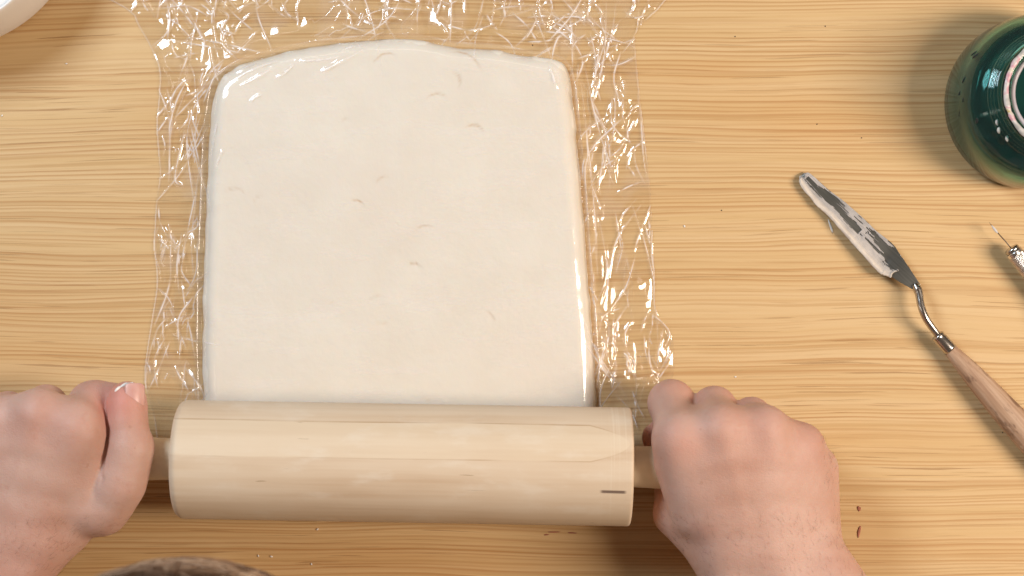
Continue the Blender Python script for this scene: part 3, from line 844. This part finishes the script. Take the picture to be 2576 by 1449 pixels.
def mat_skin():
    m = NT("skin"); p = m.pos()
    n1_ = m.noise(p, 38, 4, 0.55); n2_ = m.noise(p, 150, 3, 0.6); n3 = m.noise(p, 16, 2, 0.5)
    c = m.ramp(n1_, [(0.30, (0.49, 0.275, 0.208)), (0.5, (0.54, 0.328, 0.258)), (0.70, (0.575, 0.372, 0.300))])
    c = m.mix(m.math('MULTIPLY', m.step(n3, 0.45, 0.7), 0.35), c, (0.52, 0.300, 0.220))
    c = m.mix(m.math('MULTIPLY', m.step(n2_, 0.56, 0.76), 0.24), c, (0.44, 0.20, 0.145))
    c = m.mix(m.math('MULTIPLY', m.attr("flush"), 0.66, clamp=True), c, (0.62, 0.245, 0.19))
    fre = m.noise(p, 210, 1, 0.4)
    c = m.mix(m.math('MULTIPLY', m.step(fre, 0.76, 0.82), 0.25), c, (0.33, 0.14, 0.075))
    m.col(c)
    m.p(Roughness=0.52, Specular_IOR_Level=0.35, Subsurface_Weight=0.35, Subsurface_Radius=(0.0060, 0.0024, 0.0014), Subsurface_Scale=0.8)
    v = m.n("ShaderNodeTexVoronoi"); v.feature = 'DISTANCE_TO_EDGE'; v.inputs["Scale"].default_value = 620
    wv = m.n("ShaderNodeVectorMath", operation='ADD'); m.t.links.new(p, wv.inputs[0])
    m.t.links.new(v.outputs["Distance"], m.n("ShaderNodeMath").inputs[0])
    hgt = m.math('ADD', m.math('MULTIPLY', v.outputs["Distance"], 0.8), m.math('MULTIPLY', m.noise(p, 300, 3, .6), 0.6))
    v2 = m.n("ShaderNodeTexVoronoi"); v2.feature = 'DISTANCE_TO_EDGE'; v2.inputs["Scale"].default_value = 260
    wr = m.noise(m.pos(), 90, 4, .6)
    hgt = m.math('ADD', hgt, m.math('ADD', m.math('MULTIPLY', v2.outputs["Distance"], 0.9), m.math('MULTIPLY', wr, 1.6)))
    m.bump(hgt, 0.26, 0.0006)
    return m.m
SK = mat_skin()
person = empty("person", "bare hands of a person pressing a rolling pin, brown hair at the lower edge", "person")
body = mesh_obj("body", Vall, Fall, SK, person)
fl = np.zeros(len(Vall))
def flush(c, r, a):
    global fl
    fl = fl + a * np.exp(-(np.linalg.norm(Vall - c, axis=1) / r) ** 2)
for J in (R, L):
    for f in 'IMRP':
        flush(up(J[f + 'm'], 1.0), 1.3, .17); flush(J[f + 'p'], 1.3, .35); flush(J[f + 't'], 1.5, .5)
flush(P(305, 1000, 6.0), 1.2, 1.3); flush(P(300, 1030, 6.2), .9, .4); flush(P(1730, 1115, 7), .8, .3)
flush(P(1650, 1290, 3.5), 1.4, .5); flush(P(1652, 1100, 2), 1.3, .7); flush(P(60, 1420, 6), 2.5, .35)
at = body.data.attributes.new("flush", 'FLOAT', 'POINT'); at.data.foreach_set("value", np.clip(fl, 0, 1.2).astype(np.float32))

# thumb nail: a curved plate let into the right half of the thumb tip
def nail(c, along, nrm, wid, lng, R_, name="thumb_nail"):
    al = np.asarray(along, float); al /= np.linalg.norm(al)
    nn = np.asarray(nrm, float); nn -= al * (nn @ al); nn /= np.linalg.norm(nn)
    sd = np.cross(al, nn)
    nu, nv = 15, 17; V = []
    for i in range(nu):
        u = i / (nu - 1) * 2 - 1
        for k in range(nv):
            v = k / (nv - 1) * 2 - 1
            hw = wid * (1 - .16 * max(0, -v) ** 3) * math.sqrt(max(0.0, 1 - max(0, abs(v) - .80) ** 2 / .055))
            a = u * hw / R_
            lift = -.06 * max(0, -v - .5) - .05 * v * v
            V.append(c + sd * R_ * math.sin(a) + nn * (R_ * (math.cos(a) - 1) + lift) + al * v * lng)
    V = np.array(V); F = [tuple(f) for f in grid_faces(nu, nv).tolist()]
    o = mesh_obj(name, V, F, None, person)
    sm = o.modifiers.new("thickness", 'SOLIDIFY'); sm.thickness = .0006; sm.offset = -1
    return o
mn = NT("finger_nail"); mn.col(mn.ramp(mn.noise(mn.pos(), 120, 2), [(.3, (.60, .30, .25)), (.7, (.68, .40, .34))]))
mn.p(Roughness=0.30, Specular_IOR_Level=0.5, Subsurface_Weight=.2, Subsurface_Radius=(.004, .002, .001))
nl = nail(P(342, 1000, 6.47), (P(321, 990, 5.66) - P(320, 1060, 5.85)), np.array([.50, .12, .86]), .56, .74, .80)
nl.data.materials.append(mn.m)

# sleeves and torso
T = SDF([-50, -75, -2], [30, -16, 34], .7)
SHl = np.array([-29., -44, 24.]); SHr = np.array([10., -44, 24.])
ELl = np.array([-42., -34, 9.5]); ELr = np.array([24., -38, 9.5])
wl = P(-245, 1700, 5.6); wr = P(2095, 1730, 5.6)
T.add(wl, ELl, 3.7, 4.6, 1.5); T.add(ELl, SHl, 4.8, 6.5, 2)
T.add(wr, ELr, 3.7, 4.6, 1.5); T.add(ELr, SHr, 4.8, 6.5, 2)
T.add(SHl, SHr, 7.2, 7.2, 3); T.add(np.array([-9, -46, 20.]), np.array([-9, -62, -2.]), 13, 13, 4)
Vt, Ft = T.mesh(); Vt = taubin(Vt, Ft, 2)
keepv = ~(((Vt[:, 1] > -44) & (np.linalg.norm(Vt - np.array([-9, -38, 22.0]), axis=1) < 6.0)))
shirt = mesh_obj("shirt", Vt, Ft, simple("cotton_shirt", (.12, .13, .16), .9, 0, .2, 300, .2), person)

# hair: many fine strands swept over the crown and falling forward over the forehead
def mat_hair():
    m = NT("brown_hair"); n_ = m.noise(m.pos(), 90, 3)
    m.col(m.ramp(m.attr("tone"), [(0, (.05, .024, .012)), (.45, (.30, .165, .092)), (1, (.62, .42, .27))]))
    m.p(Roughness=.5, Specular_IOR_Level=.2)
    return m.m
hv, hf, ht = [], [], []
hr = np.random.default_rng(3)
def strand(path, r0, tone):
    n = len(path); tg = np.gradient(path, axis=0); b0 = sum(len(v) for v in hv); out = []
    for i in range(n):
        d_, s_, u_ = frame_of(tg[i]); r = r0 * (1 - (i / (n - 1)) ** 2 * .85)
        for a in (0, 2.094, 4.189): out.append(path[i] + r * (math.cos(a) * s_ + math.sin(a) * u_))
    hv.append(np.array(out)); ht.append(np.full(len(out), tone))
    for i in range(n - 1):
        for k in range(3):
            hf.append((b0 + i * 3 + k, b0 + i * 3 + (k + 1) % 3, b0 + i * 3 + 3 + (k + 1) % 3, b0 + i * 3 + 3 + k))
def scalp(th, ph, lift):
    """th: angle from crown towards the face, ph: sideways"""
    v = np.array([math.sin(ph) * 7.3, math.sin(th) * math.cos(ph) * 9.0, math.cos(th) * math.cos(ph) * 8.2])
    nrm = v / np.array([7.3 ** 2, 81, 8.2 ** 2]); nrm /= np.linalg.norm(nrm)
    return HC + RM @ (np.array([0, -1.0, 1.5]) + v + nrm * lift)
for q in range(5200):
    ph = hr.uniform(-1.45, 1.45); lock = round(ph * 7) / 7
    t0 = hr.uniform(-1.7, .55); ln = hr.uniform(.6, 1.15); cur = hr.normal(0, .10) + .5 * (lock - ph) * hr.uniform(.3, .9)
    path = []
    for i in range(9):
        f = i / 8
        path.append(scalp(min(t0 + ln * f, 1.30 + .1 * f), ph + cur * f * f, .12 + .75 * math.sin(f * 2.4) * hr.uniform(.75, 1.0) + .25 * f * f))
    strand(np.array(path), .030, np.clip(hr.normal(.5, .22) + .25 * math.sin(lock * 23), 0, 1))
for q in range(1500):                                  # fringe combed across the forehead
    t_ = hr.uniform(.75, 1.5); a0 = hr.uniform(-1.3, .5); ln_ = hr.uniform(.8, 1.6); lf = .25 + 1.0 * hr.random() ** 1.5
    bw = hr.normal(0, .06); tn = np.clip(.30 + .45 * math.sin(t_ * 19) + hr.normal(0, .16) + .25 * lf, 0, 1)
    strand(np.array([scalp(t_ + bw * math.sin(i * .5) - .10 * math.sin(math.pi * i / 11), min(a0 + ln_ * i / 11, 1.4), lf * (.4 + .6 * math.sin(math.pi * (i + 1) / 13))) for i in range(12)]), .032, tn)
for q in range(160):                                   # loose wisps
    ph = hr.uniform(-1.0, 1.0); t0 = hr.uniform(.2, .8); lf = hr.uniform(.35, .9); cu = hr.normal(0, .5)
    strand(np.array([scalp(min(t0 + .11 * i, 1.45), ph + cu * (i / 9) ** 2, .3 + lf * math.sin(i / 9 * 2.2)) for i in range(10)]), .028, np.clip(hr.normal(.75, .2), 0, 1))
hair = mesh_obj("hair", np.concatenate(hv), np.array(hf), mat_hair(), person)
at = hair.data.attributes.new("tone", 'FLOAT', 'POINT'); at.data.foreach_set("value", np.concatenate(ht).astype(np.float32))

# fine hairs on the arms
hv, hf, ht = [], [], []
from mathutils.bvhtree import BVHTree
def arm_hairs(V, F, region, n, flow, seed):
    r = np.random.default_rng(seed)
    c = V[F].mean(1); nr = np.cross(V[F[:, 2]] - V[F[:, 0]], V[F[:, 3]] - V[F[:, 1]]); nr /= np.linalg.norm(nr, axis=1)[:, None] + 1e-9
    ok = np.where(region(c, nr))[0]
    if not len(ok): return
    for i in r.choice(ok, n):
        p = c[i]; q = nr[i]; f = np.array(flow) + r.normal(0, .35, 3); f -= q * (f @ q); f /= np.linalg.norm(f)
        ln = r.uniform(.25, .6)
        path = np.array([p - q * .02, p + q * .05 * 1 + f * ln * .33, p + q * .085 + f * ln * .66, p + q * .08 + f * ln])
        strand(path, .0036, 0)
yr = P(0, 1290, 6)[1]; xr_ = P(2060, 0, 5)[0]
arm_hairs(Vr, Fr, lambda c, n: (c[:, 2] > 3.5) & ((c[:, 1] < yr) | ((c[:, 0] > xr_) & (c[:, 1] < P(0, 1080, 5)[1]))) & (n[:, 2] > .15), 620, (-.35, .9, 0), 1)
arm_hairs(Vl, Fl, lambda c, n: (c[:, 2] > 3.5) & (c[:, 1] < P(0, 1300, 6)[1]) & (n[:, 2] > -.2), 800, (.5, .7, 0), 2)
ah = mesh_obj("arm_hair", np.concatenate(hv), np.array(hf), simple("arm_hair_brown", (.17, .08, .045), .5), person)
ah["kind"] = "stuff"

# smear of white dough on the thumb tip
q = smooth_path([P(286, 992, 6.3), P(298, 975, 6.25), P(316, 965, 6.15), P(334, 962, 6.0)], 20)
V, F = tube(q + np.array([0, -.05, .02]), .03 + .09 * vnoise(np.arange(20) * .45, np.zeros(20), 6), 12)
V[:, 2] += .04 * (vnoise(V[:, 0] * 9, V[:, 1] * 9, 2) - .5)
sme = mesh_obj("dough_smear", V, F, simple("wet_white_dough", (.82, .78, .72), .35, 0, .05), person)

# ------------------------------------------------------------------ palette knife
knife = empty("palette_knife", "cranked palette knife with white smeared steel blade and wooden handle on the table", "palette knife")
up_px = [(2024, 435), (2040, 438), (2085, 478), (2122, 506), (2178, 555), (2203, 580), (2245, 613), (2263, 638), (2276, 657), (2293, 682), (2315, 716)]
lo_px = [(2014, 441), (2016, 462), (2053, 511), (2090, 546), (2134, 596), (2164, 629), (2208, 680), (2222, 688), (2242, 696), (2268, 712), (2304, 732)]
nu, nv = 260, 64
kz = np.linspace(.22, 1.0, nu)
up2 = smooth_path(np.array([(*a, 0) for a in up_px]), nu)[:, :2]; lo2 = smooth_path(np.array([(*a, 0) for a in lo_px]), nu)[:, :2]
fv = np.linspace(0, 1, nv)
bladeT = np.zeros((nu, nv, 3))
for i in range(nu):
    for k in range(nv):
        c = up2[i] * (1 - fv[k]) + lo2[i] * fv[k]
        bladeT[i, k] = P(c[0], c[1], kz[i])
bladeB = bladeT - np.array([0, 0, .07])
V = np.concatenate([bladeT.reshape(-1, 3), bladeB.reshape(-1, 3)]); G = grid_faces(nu, nv)
N0 = nu * nv
F = [tuple(f[::-1]) for f in G.tolist()] + [tuple(f + N0) for f in G]
rim = [i * nv for i in range(nu)] + [(nu - 1) * nv + k for k in range(1, nv)] + [i * nv + nv - 1 for i in range(nu - 2, -1, -1)] + [k for k in range(nv - 2, 0, -1)]
for a, b in zip(rim, rim[1:] + rim[:1]): F.append((a, b, b + N0, a + N0))
ms = NT("brushed_steel"); x, y, z = ms.sep(ms.pos())
sn = ms.noise(ms.comb(ms.math('MULTIPLY', ms.math('ADD', x, y), 900), ms.math('MULTIPLY', ms.math('SUBTRACT', x, y), 40)), 1, 3)
ms.col(ms.ramp(sn, [(.3, (.28, .30, .29)), (.7, (.40, .42, .41))])); ms.p(Metallic=1.0, Roughness=.28); ms.bump(sn, .06, .0003)
blade = mesh_obj("blade", V, F, ms.m, knife, smooth=False)
blade.data.polygons.foreach_set("use_smooth", np.array([len(p.vertices) == 4 and p.index < 2 * len(G) for p in blade.data.polygons], bool))
# plaster coat: dragged streaks, thick at the lower edge and the end
U, W = np.meshgrid(np.arange(nu) / (nu - 1), fv, indexing='ij')
st_ = fbm(U * 8 + 3, W * 16, 5, 4) * .55 + fbm(U * 24, W * 40 + 4, 15, 3) * .45
cov = .62 + .30 * (W > .78) * 1.0 + .18 * np.exp(-((W - .85) / .15) ** 2)
cov = cov - .62 * np.exp(-((U - .70) / .11) ** 2 - ((W - .33 - (U - .7) * .2) / .30) ** 2)      # bare wedge near the shoulder
cov = cov - .50 * np.exp(-((W - .42 - .25 * (U - .2)) / .10) ** 2) * ((U > .10) & (U < .42))    # bare central streak
cov = cov - .55 * np.exp(-((U - .0) / .055) ** 2 - ((W - .75) / .35) ** 2)                           # bare tip corner
cov = cov - .20 * np.exp(-((U - .25) / .05) ** 2 - ((W - .12) / .1) ** 2)
cut = .795 - .02 * np.sin(W * 9) + .035 * (W - .5)
th = (cov - .12 - st_) + .10
th = np.where(U > cut, -1, th)
th = np.where((U > .45) & (W > .72) & (U < cut), np.maximum(th, .2 + .3 * fbm(U * 30, W * 12, 77)), th)
rimb = np.exp(-((W - .95) / .06) ** 2) * (U > .3) + .8 * np.exp(-((W - .93) / .08) ** 2) * ((U < .3) & (U > .05)) + .9 * np.exp(-((U - cut + .012) / .012) ** 2) * (U < cut)
hgt = np.clip(th, 0, .5) * .12 + .02 + .10 * rimb * (.4 + fbm(U * 40, W * 10, 55)) + .03 * fbm(U * 16, W * 60, 66)
Pt = bladeT + np.array([0, 0, 1.0]) * hgt[..., None]
outw = (bladeT[:, -1] - bladeT[:, 0]); outw /= np.linalg.norm(outw, axis=1)[:, None]
bul = (np.clip((W - .9) / .1, 0, 1) * (.05 + .10 * fbm(U * 25, W * 0, 44)) * (th > 0))
Pt = Pt + outw[:, None] * bul[..., None]
m_ = th > 0
cf = m_[:-1, :-1] & m_[1:, :-1] & m_[1:, 1:] & m_[:-1, 1:]
Fk = G.reshape(nu - 1, nv - 1, 4)[cf][:, ::-1]
Vk = Pt.reshape(-1, 3); use = np.unique(Fk); rem = -np.ones(len(Vk), int); rem[use] = np.arange(len(use))
# give the coat a closed skin
Vtop = Vk[use]; Fk = rem[Fk]; Vlow = np.minimum(Vtop, Vtop) - np.array([0, 0, .0]); Vlow = bladeT.reshape(-1, 3)[use] + np.array([0, 0, .002])
mpz = NT("drying_plaster"); nz = mpz.noise(mpz.pos(), 130, 4, .6)
mpz.col(mpz.ramp(nz, [(.3, (.52, .45, .39)), (.55, (.64, .56, .48)), (.75, (.74, .66, .55))]))
mpz.col(mpz.mix(mpz.step(mpz.attr('thickness'), .03, .16), mpz.ramp(nz, [(.3, (.30, .28, .265)), (.7, (.46, .42, .40))]), mpz.b.inputs['Base Color'].links[0].from_socket)); mpz.p(Roughness=.6); mpz.bump(mpz.noise(mpz.pos(), 500, 3), .3, .0005)
e = np.concatenate([Fk[:, [0, 1]], Fk[:, [1, 2]], Fk[:, [2, 3]], Fk[:, [3, 0]]])
key = np.sort(e, 1); _, inv, cn = np.unique(key, axis=0, return_inverse=True, return_counts=True)
bo = e[cn[inv.ravel()] == 1]; nt_ = len(Vtop)
Fs = np.concatenate([Fk, np.stack([bo[:, 1], bo[:, 0], bo[:, 0] + nt_, bo[:, 1] + nt_], 1)])
coat = mesh_obj("plaster_coat", np.concatenate([Vtop, Vlow]), Fs, mpz.m, blade)
at = coat.data.attributes.new("thickness", 'FLOAT', 'POINT')
tk = (hgt + .6 * bul).reshape(-1)[use]; at.data.foreach_set("value", np.concatenate([tk, tk]).astype(np.float32))
# shank, ferrule, handle
steel2 = simple("polished_steel", (.52, .49, .46), .22, 1.0, .12, 90)
sh = smooth_path([P(2302, 716, .97), P(2311, 735, 1.05), P(2317, 768, 1.18), P(2329, 800, 1.22), P(2348, 828, 1.08), P(2362, 846, .92)], 40)
V, F = tube(sh, np.interp(np.linspace(0, 1, 40), [0, .12, .3, 1], [.17, .25, .205, .19]), 20)
mesh_obj("shank", V, F, steel2, knife)
ka = P(2357, 843, .92); kb = P(2391, 880, .90); kd = kb - ka; fl_ = np.linalg.norm(kd)
V, F = lathe(ka, kd, [(0, .10), (0, .33), (.03, .365), (.12, .37), (.2, .35), (.28, .375), (fl_ - .1, .385), (fl_, .38), (fl_, .2)], 40)
mesh_obj("ferrule", V, F, steel2, knife)
# two small rivet dents pressed in the ferrule
he = P(2578, 1088, .82); hd_ = he - kb
mw = NT("handle_wood"); p = mw.pos(); x, y, z = mw.sep(p)
al = mw.math('ADD', mw.math('MULTIPLY', x, .66), mw.math('MULTIPLY', y, -.75)); ac = mw.math('ADD', mw.math('MULTIPLY', x, .75), mw.math('MULTIPLY', y, .66))
g = mw.noise(mw.comb(mw.math('MULTIPLY', al, 18), mw.math('MULTIPLY', ac, 520), mw.math('MULTIPLY', z, 520)), 1, 3)
c = mw.ramp(g, [(.3, (.33, .19, .115)), (.52, (.44, .28, .18)), (.70, (.52, .36, .25))])
dk = mw.noise(mw.comb(mw.math('MULTIPLY', al, 55), mw.math('MULTIPLY', ac, 160), 3.0), 1, 4, .6)
c = mw.mix(mw.math('MULTIPLY', mw.step(dk, .52, .63), .75), c, (.16, .085, .05))
ch = mw.noise(p, 120, 3)
c = mw.mix(mw.math('MULTIPLY', mw.step(ch, .66, .74), .5), c, (.66, .54, .40))
mw.col(c); mw.p(Roughness=.55); mw.bump(g, .15, .0006)
hprof = smooth_path([(0, .36, 0), (.5, .42, 0), (1.6, .55, 0), (3, .66, 0), (4.6, .755, 0), (6.2, .80, 0), (8.2, .78, 0), (10, .70, 0), (11.4, .62, 0), (12.2, .42, 0), (12.5, .05, 0)], 80)[:, :2]
V, F = lathe(kb, hd_, hprof, 56)
mesh_obj("handle", V, F, mw.m, knife)

# ------------------------------------------------------------------ needle tool
needle = empty("needle_tool", "needle tool with knurled silver barrel and thin bent needle beside the jar", "needle tool")
na = P(2543, 624, .98); nd = (P(2620, 721, 1.0) - na); nd /= np.linalg.norm(nd)
sh = smooth_path([na + nd * .1, P(2531, 609, .98), P(2512, 588, .95), P(2489, 560, .85)], 24)
V, F = tube(sh, np.interp(np.linspace(0, 1, 24), [0, .7, 1], [.035, .032, .012]), 10)
needle_pin = mesh_obj("needle", V, F, steel2, needle)
V, F = lathe(P(2507, 583, .94), P(2489, 560, .85) - P(2507, 583, .94), [(-.1, .02), (0, .06), (.15, .075), (.3, .05), (.42, .02)], 12)
mesh_obj("dried_clay_bead", V, F, simple("grey_clay", (.62, .58, .56), .5), needle_pin)
V, F = lathe(na, nd, [(-.02, .05), (-.02, .30), (.0, .36), (.06, .40), (.16, .41), (.20, .37), (.24, .37)], 40)
mesh_obj("collar", V, F, steel2, needle)
ln = 4.2; tt = np.arange(.24, ln, .025)
prof = [(.22, .38)] + [(t, .455) for t in tt] + [(ln + .02, .40)]
def knurl(T, A):
    a = np.abs(((A * 30 / (2 * np.pi) + T * 6.2) % 1) - .5) + np.abs(((A * 30 / (2 * np.pi) - T * 6.2) % 1) - .5)
    on_ = ((T > .42) & (T < ln - .2))
    return on_ * (-.05 * np.clip(1 - a * 1.1, 0, 1))
V, F = lathe(na, nd, prof, 180, knurl)
mesh_obj("knurled_barrel", V, F, simple("bright_aluminium", (.74, .72, .72), .25, 1.0, .08, 200), needle)
V, F = lathe(na + nd * (ln - .02), nd, [(0, .3), (.05, .5), (1, .7), (4, .95), (7, .98), (8.5, .8), (9, .3), (9.02, 0.02)], 48)
mesh_obj("grip", V, F, simple("dark_plastic_grip", (.05, .05, .055), .4), needle)

# ------------------------------------------------------------------ glass jar
jar = empty("glass_jar", "squat round glass jar of dark green water with a paint stained open rim", "jar")
jc = P(2580, 265, 0)
outer = [(0.02, 0.05), (.03, 3.3), (.10, 4.0), (.35, 4.42), (.9, 4.56), (2.4, 4.56), (3.4, 4.45), (4.1, 4.15), (4.6, 3.72), (4.95, 3.38),
         (5.08, 3.40), (5.16, 3.28), (5.28, 3.30), (5.36, 3.18), (5.50, 3.20), (5.60, 3.05), (5.85, 3.00), (6.05, 2.98), (6.17, 2.88), (6.22, 2.72)]
inner = [(6.16, 2.56), (6.0, 2.48), (5.6, 2.46), (5.1, 2.62), (4.75, 3.05), (4.35, 3.60), (3.9, 3.95), (3.3, 4.18), (2.4, 4.28), (1.0, 4.26), (.7, 4.0), (.55, 3.2), (.52, .05)]
def dense(pr, n): return smooth_path([(a, b, 0) for a, b in pr], n)[:, :2]
V, F = lathe(jc, (0, 0, 1), np.concatenate([dense(outer, 110), dense(inner, 70)]), 96)
mg = NT("green_glass"); mg.col((.15, .44, .40)); mg.p(Roughness=.06, IOR=1.48, Transmission_Weight=.95)
gbody = mesh_obj("glass_body", V, F, mg.m, jar)
liq = [(.50 + .05, .05), (.60, 3.15), (.74, 3.95), (1.0, 4.22), (2.4, 4.24), (3.3, 4.14), (3.85, 3.93), (4.2, 3.72), (4.2, 3.4), (4.2, 1.5), (4.2, .05)]
V, F = lathe(jc, (0, 0, 1), liq, 96)
ml = NT("murky_green_water"); nz = ml.noise(ml.pos(), 30, 3)
ml.col(ml.ramp(nz, [(.3, (.003, .026, .027)), (.7, (.008, .055, .046))])); ml.p(Roughness=.08, Specular_IOR_Level=.5)
mesh_obj("green_water", V, F, ml.m, jar)
q = np.stack([jc[0] + 2.33 * np.cos(np.linspace(1.9, 4.6, 80)), jc[1] + 2.33 * np.sin(np.linspace(1.9, 4.6, 80)), np.full(80, 5.75)], 1)
V, F = tube(q, np.concatenate([np.linspace(.03, .13, 20), np.full(40, .14), np.linspace(.14, .02, 20)]), 10)
mesh_obj("lip_reflection_ring", V, F, simple("lip_reflection_grey", (.45, .42, .46), .3, 0, .1, 200), gbody)  # added pale ring imitating the reflection inside the glass lip
# paint on the rim and dark scratches of paint on the shoulder
mr = NT("rim_paint"); nz = mr.noise(mr.pos(), 140, 3)
mr.col(mr.ramp(nz, [(.30, (.34, .33, .31)), (.46, (.58, .55, .53)), (.54, (.55, .26, .32)), (.62, (.60, .55, .50)), (.70, (.48, .36, .10))], 'LINEAR')); mr.p(Roughness=.35)
th = np.linspace(math.radians(120), math.radians(252), 90)
q = np.stack([jc[0] + 2.78 * np.cos(th), jc[1] + 2.78 * np.sin(th), np.full(90, 6.20)], 1)
rad = .10 + .07 * vnoise(np.arange(90) * .35, np.zeros(90), 12)
V, F = tube(q, rad, 10)
V[:, 2] = jc[2] + 6.2 + (V[:, 2] - 6.2) * .5
mesh_obj("paint_ring", V, F, mr.m, gbody)
mk = simple("black_paint", (.012, .016, .015), .5)
def shoulder(deg, z): 
    pr = dense(outer, 110); i = np.argmin(np.abs(pr[:, 0] - z)); r = pr[i, 1] + .004
    a = math.radians(deg); return np.array([jc[0] + r * math.cos(a), jc[1] + r * math.sin(a), z])
for d0, d1, z0, z1, r in ((152, 147, 3.7, 3.95, .05), (150, 146, 3.5, 3.75, .035), (170, 165, 3.6, 3.75, .025), (178, 175, 3.4, 3.5, .03), (183, 180, 3.75, 3.8, .02), (192, 188, 3.2, 3.35, .02), (200, 196, 4.3, 4.4, .05)):
    V, F = tube(smooth_path([shoulder(d0, z0), shoulder(.5 * (d0 + d1), .5 * (z0 + z1)), shoulder(d1, z1)], 9), np.array([.2, .7, 1, .8, 1, .7, .9, .5, .1]) * r * 1.7, 8)
    mesh_obj("paint_streak", V, F, mk, gbody)
mwp = simple("white_paint", (.70, .70, .68), .4)
for dg, z in ((205, 5.2), (212, 5.1), (222, 5.15)):
    c = shoulder(dg, z); V, F = tube(np.array([c + np.array([0, .14, .1]), c + np.array([0, .08, .05]), c, c + np.array([.03, -.1, -.03]), c + np.array([.06, -.17, -.08])]), [.02, .075, .09, .07, .01], 10)
    mesh_obj("paint_drop", V, F, mwp, gbody)

# ------------------------------------------------------------------ white tub, upper corner
tub = empty("plastic_tub", "round white plastic tub of white powder at the corner of the table", "tub")
tc = P(-139, -224, 0); R0 = 350 * KPX
V, F = lathe(tc, (0, 0, 1), [(0.02, .05), (.02, R0 - .3), (.06, R0 - .15), (.2, R0 - .05), (.5, R0), (1.5, R0), (2.5, R0), (3.5, R0), (4.4, R0), (4.52, R0 - .02), (4.6, R0 - .07), (4.61, R0 - .12), (4.56, R0 - .18), (4.4, R0 - .21), (3.9, R0 - .22), (2, R0 - .24), (.5, R0 - .26), (.3, R0 - .6), (.28, .05)], 128)
mesh_obj("tub_wall", V, F, simple("white_plastic", (.78, .74, .70), .35, 0, .02), tub)
prof = dense([(4.42, R0 - .215), (4.5, R0 - .6), (4.6, R0 - 1.5), (4.75, R0 - 3), (4.9, 2), (5.0, .05)], 60)
V, F = lathe(tc, (0, 0, 1), prof, 160, lambda T, A: 0 * T)
V[:, 2] += .18 * (fbm(V[:, 0] * 2, V[:, 1] * 2, 3) - .5) + .05 * (fbm(V[:, 0] * 9, V[:, 1] * 9, 5) - .5)
mesh_obj("powder", V, F, simple("white_powder", (.84, .82, .79), .9, 0, .03, 400, .3), tub)

# ------------------------------------------------------------------ crumbs and flakes on the table
def lump(name, px, py, r, mat, label, cat, group=None, flat=.5, seed=0, stretch=(1, 1), rot=0):
    bm = bmesh.new(); bmesh.ops.create_icosphere(bm, subdivisions=2, radius=1.0)
    c = P(px, py, 0); rr = np.random.default_rng(seed)
    f = rr.normal(0, 1, (6, 3))
    for v in bm.verts:
        n_ = np.array(v.co); k = 1 + .16 * np.sin(f @ n_ * 2.2).sum() / 2
        q = n_ * k * r * np.array([stretch[0], stretch[1], flat])
        q[:2] = [q[0] * math.cos(rot) - q[1] * math.sin(rot), q[0] * math.sin(rot) + q[1] * math.cos(rot)]
        v.co = Vector(q * .01)
    zmin = min(v.co.z for v in bm.verts)
    for v in bm.verts: v.co.z -= zmin
    me = bpy.data.meshes.new(name); bm.to_mesh(me); bm.free(); me.materials.append(mat)
    me.polygons.foreach_set("use_smooth", np.ones(len(me.polygons), bool))
    o = bpy.data.objects.new(name, me); COL.objects.link(o); o.location = (c[0] * .01, c[1] * .01, 0)
    return tag(o, label, cat, group)
wcr = simple("white_crumb", (.80, .76, .70), .7); rcl = simple("red_clay", (.36, .13, .08), .8, 0, .2, 300)
drk = simple("dark_speck", (.03, .02, .015), .7)
for i, (px, py, r, lab) in enumerate([
    (168, 160, .05, "tiny white crumb in the shade of the tub"), (6, 291, .05, "tiny white crumb at the table's left edge below the tub"),
    (1722, 569, .06, "pale crumb on bare wood just outside the film's right margin"), (1850, 948, .05, "tiny white crumb up and right of the right hand's knuckles"),
    (482, 1148, .05, "white crumb in the shade between left thumb and barrel"), (650, 1398, .055, "white crumb above the hair, smaller and left of two"),
    (683, 1400, .065, "white crumb above the hair, larger and right of two"), (799, 1331, .06, "white crumb close under the rolling pin"),
    (784, 1419, .05, "lowest white crumb, right of the brown hair")]):
    lump("crumb", px, py, r, wcr, lab, "crumb", "white crumbs scattered on the table", .6, i, (1.2, .8), i)
lump("clay_flake", 2161, 1279, .14, rcl, "small red brown clay flake, roundish, above the long flake by the wrist", "flake", "red clay flakes by the wrist", .15, 3, (.7, 1.0), .3)
lump("clay_flake", 2161, 1337, .20, rcl, "long thin red brown clay flake on the table beside the right wrist", "flake", "red clay flakes by the wrist", .12, 5, (.38, 1.7), -.2)
lump("plaster_flake", 2090, 572, .12, wcr, "thin pale plaster flake on the table beside the knife blade", "flake", None, .15, 8, (.5, 3.2), .35)
for i, (px, py, lab) in enumerate([
    (1849, 92, "dark speck nearest the top edge, right of the film"), (2167, 347, "dark speck left of the jar, above the knife tip"),
    (1815, 529, "dark speck between the film and the knife blade"), (2076, 66, "dark speck up and left of the jar"),
    (1340, 114, "dark speck under the film just above the dough"), (2055, 312, "dark speck at the end of the jar's shadow"),
    (2522, 1088, "dark speck beside the knife handle")]):
    lump("speck", px, py, .030, drk, lab, "speck", "dark specks scattered on the table", .4, i + 20, (1, 1.2), i)
for i, (px, py, a, l) in enumerate([(1395, 1338, .02, 3.5), (1440, 1340, -.05, 2.5), (1375, 1345, .1, 1.5)]):
    lump("clay_sliver", px, py, .10, rcl, ["dark red sliver, longest of three below the pin", "dark red sliver nearest the right hand below the pin", "short dark red crumb below the other slivers by the pin"][i], "sliver", "dark red slivers below the rolling pin", .2, i + 40, (l, .4), a)
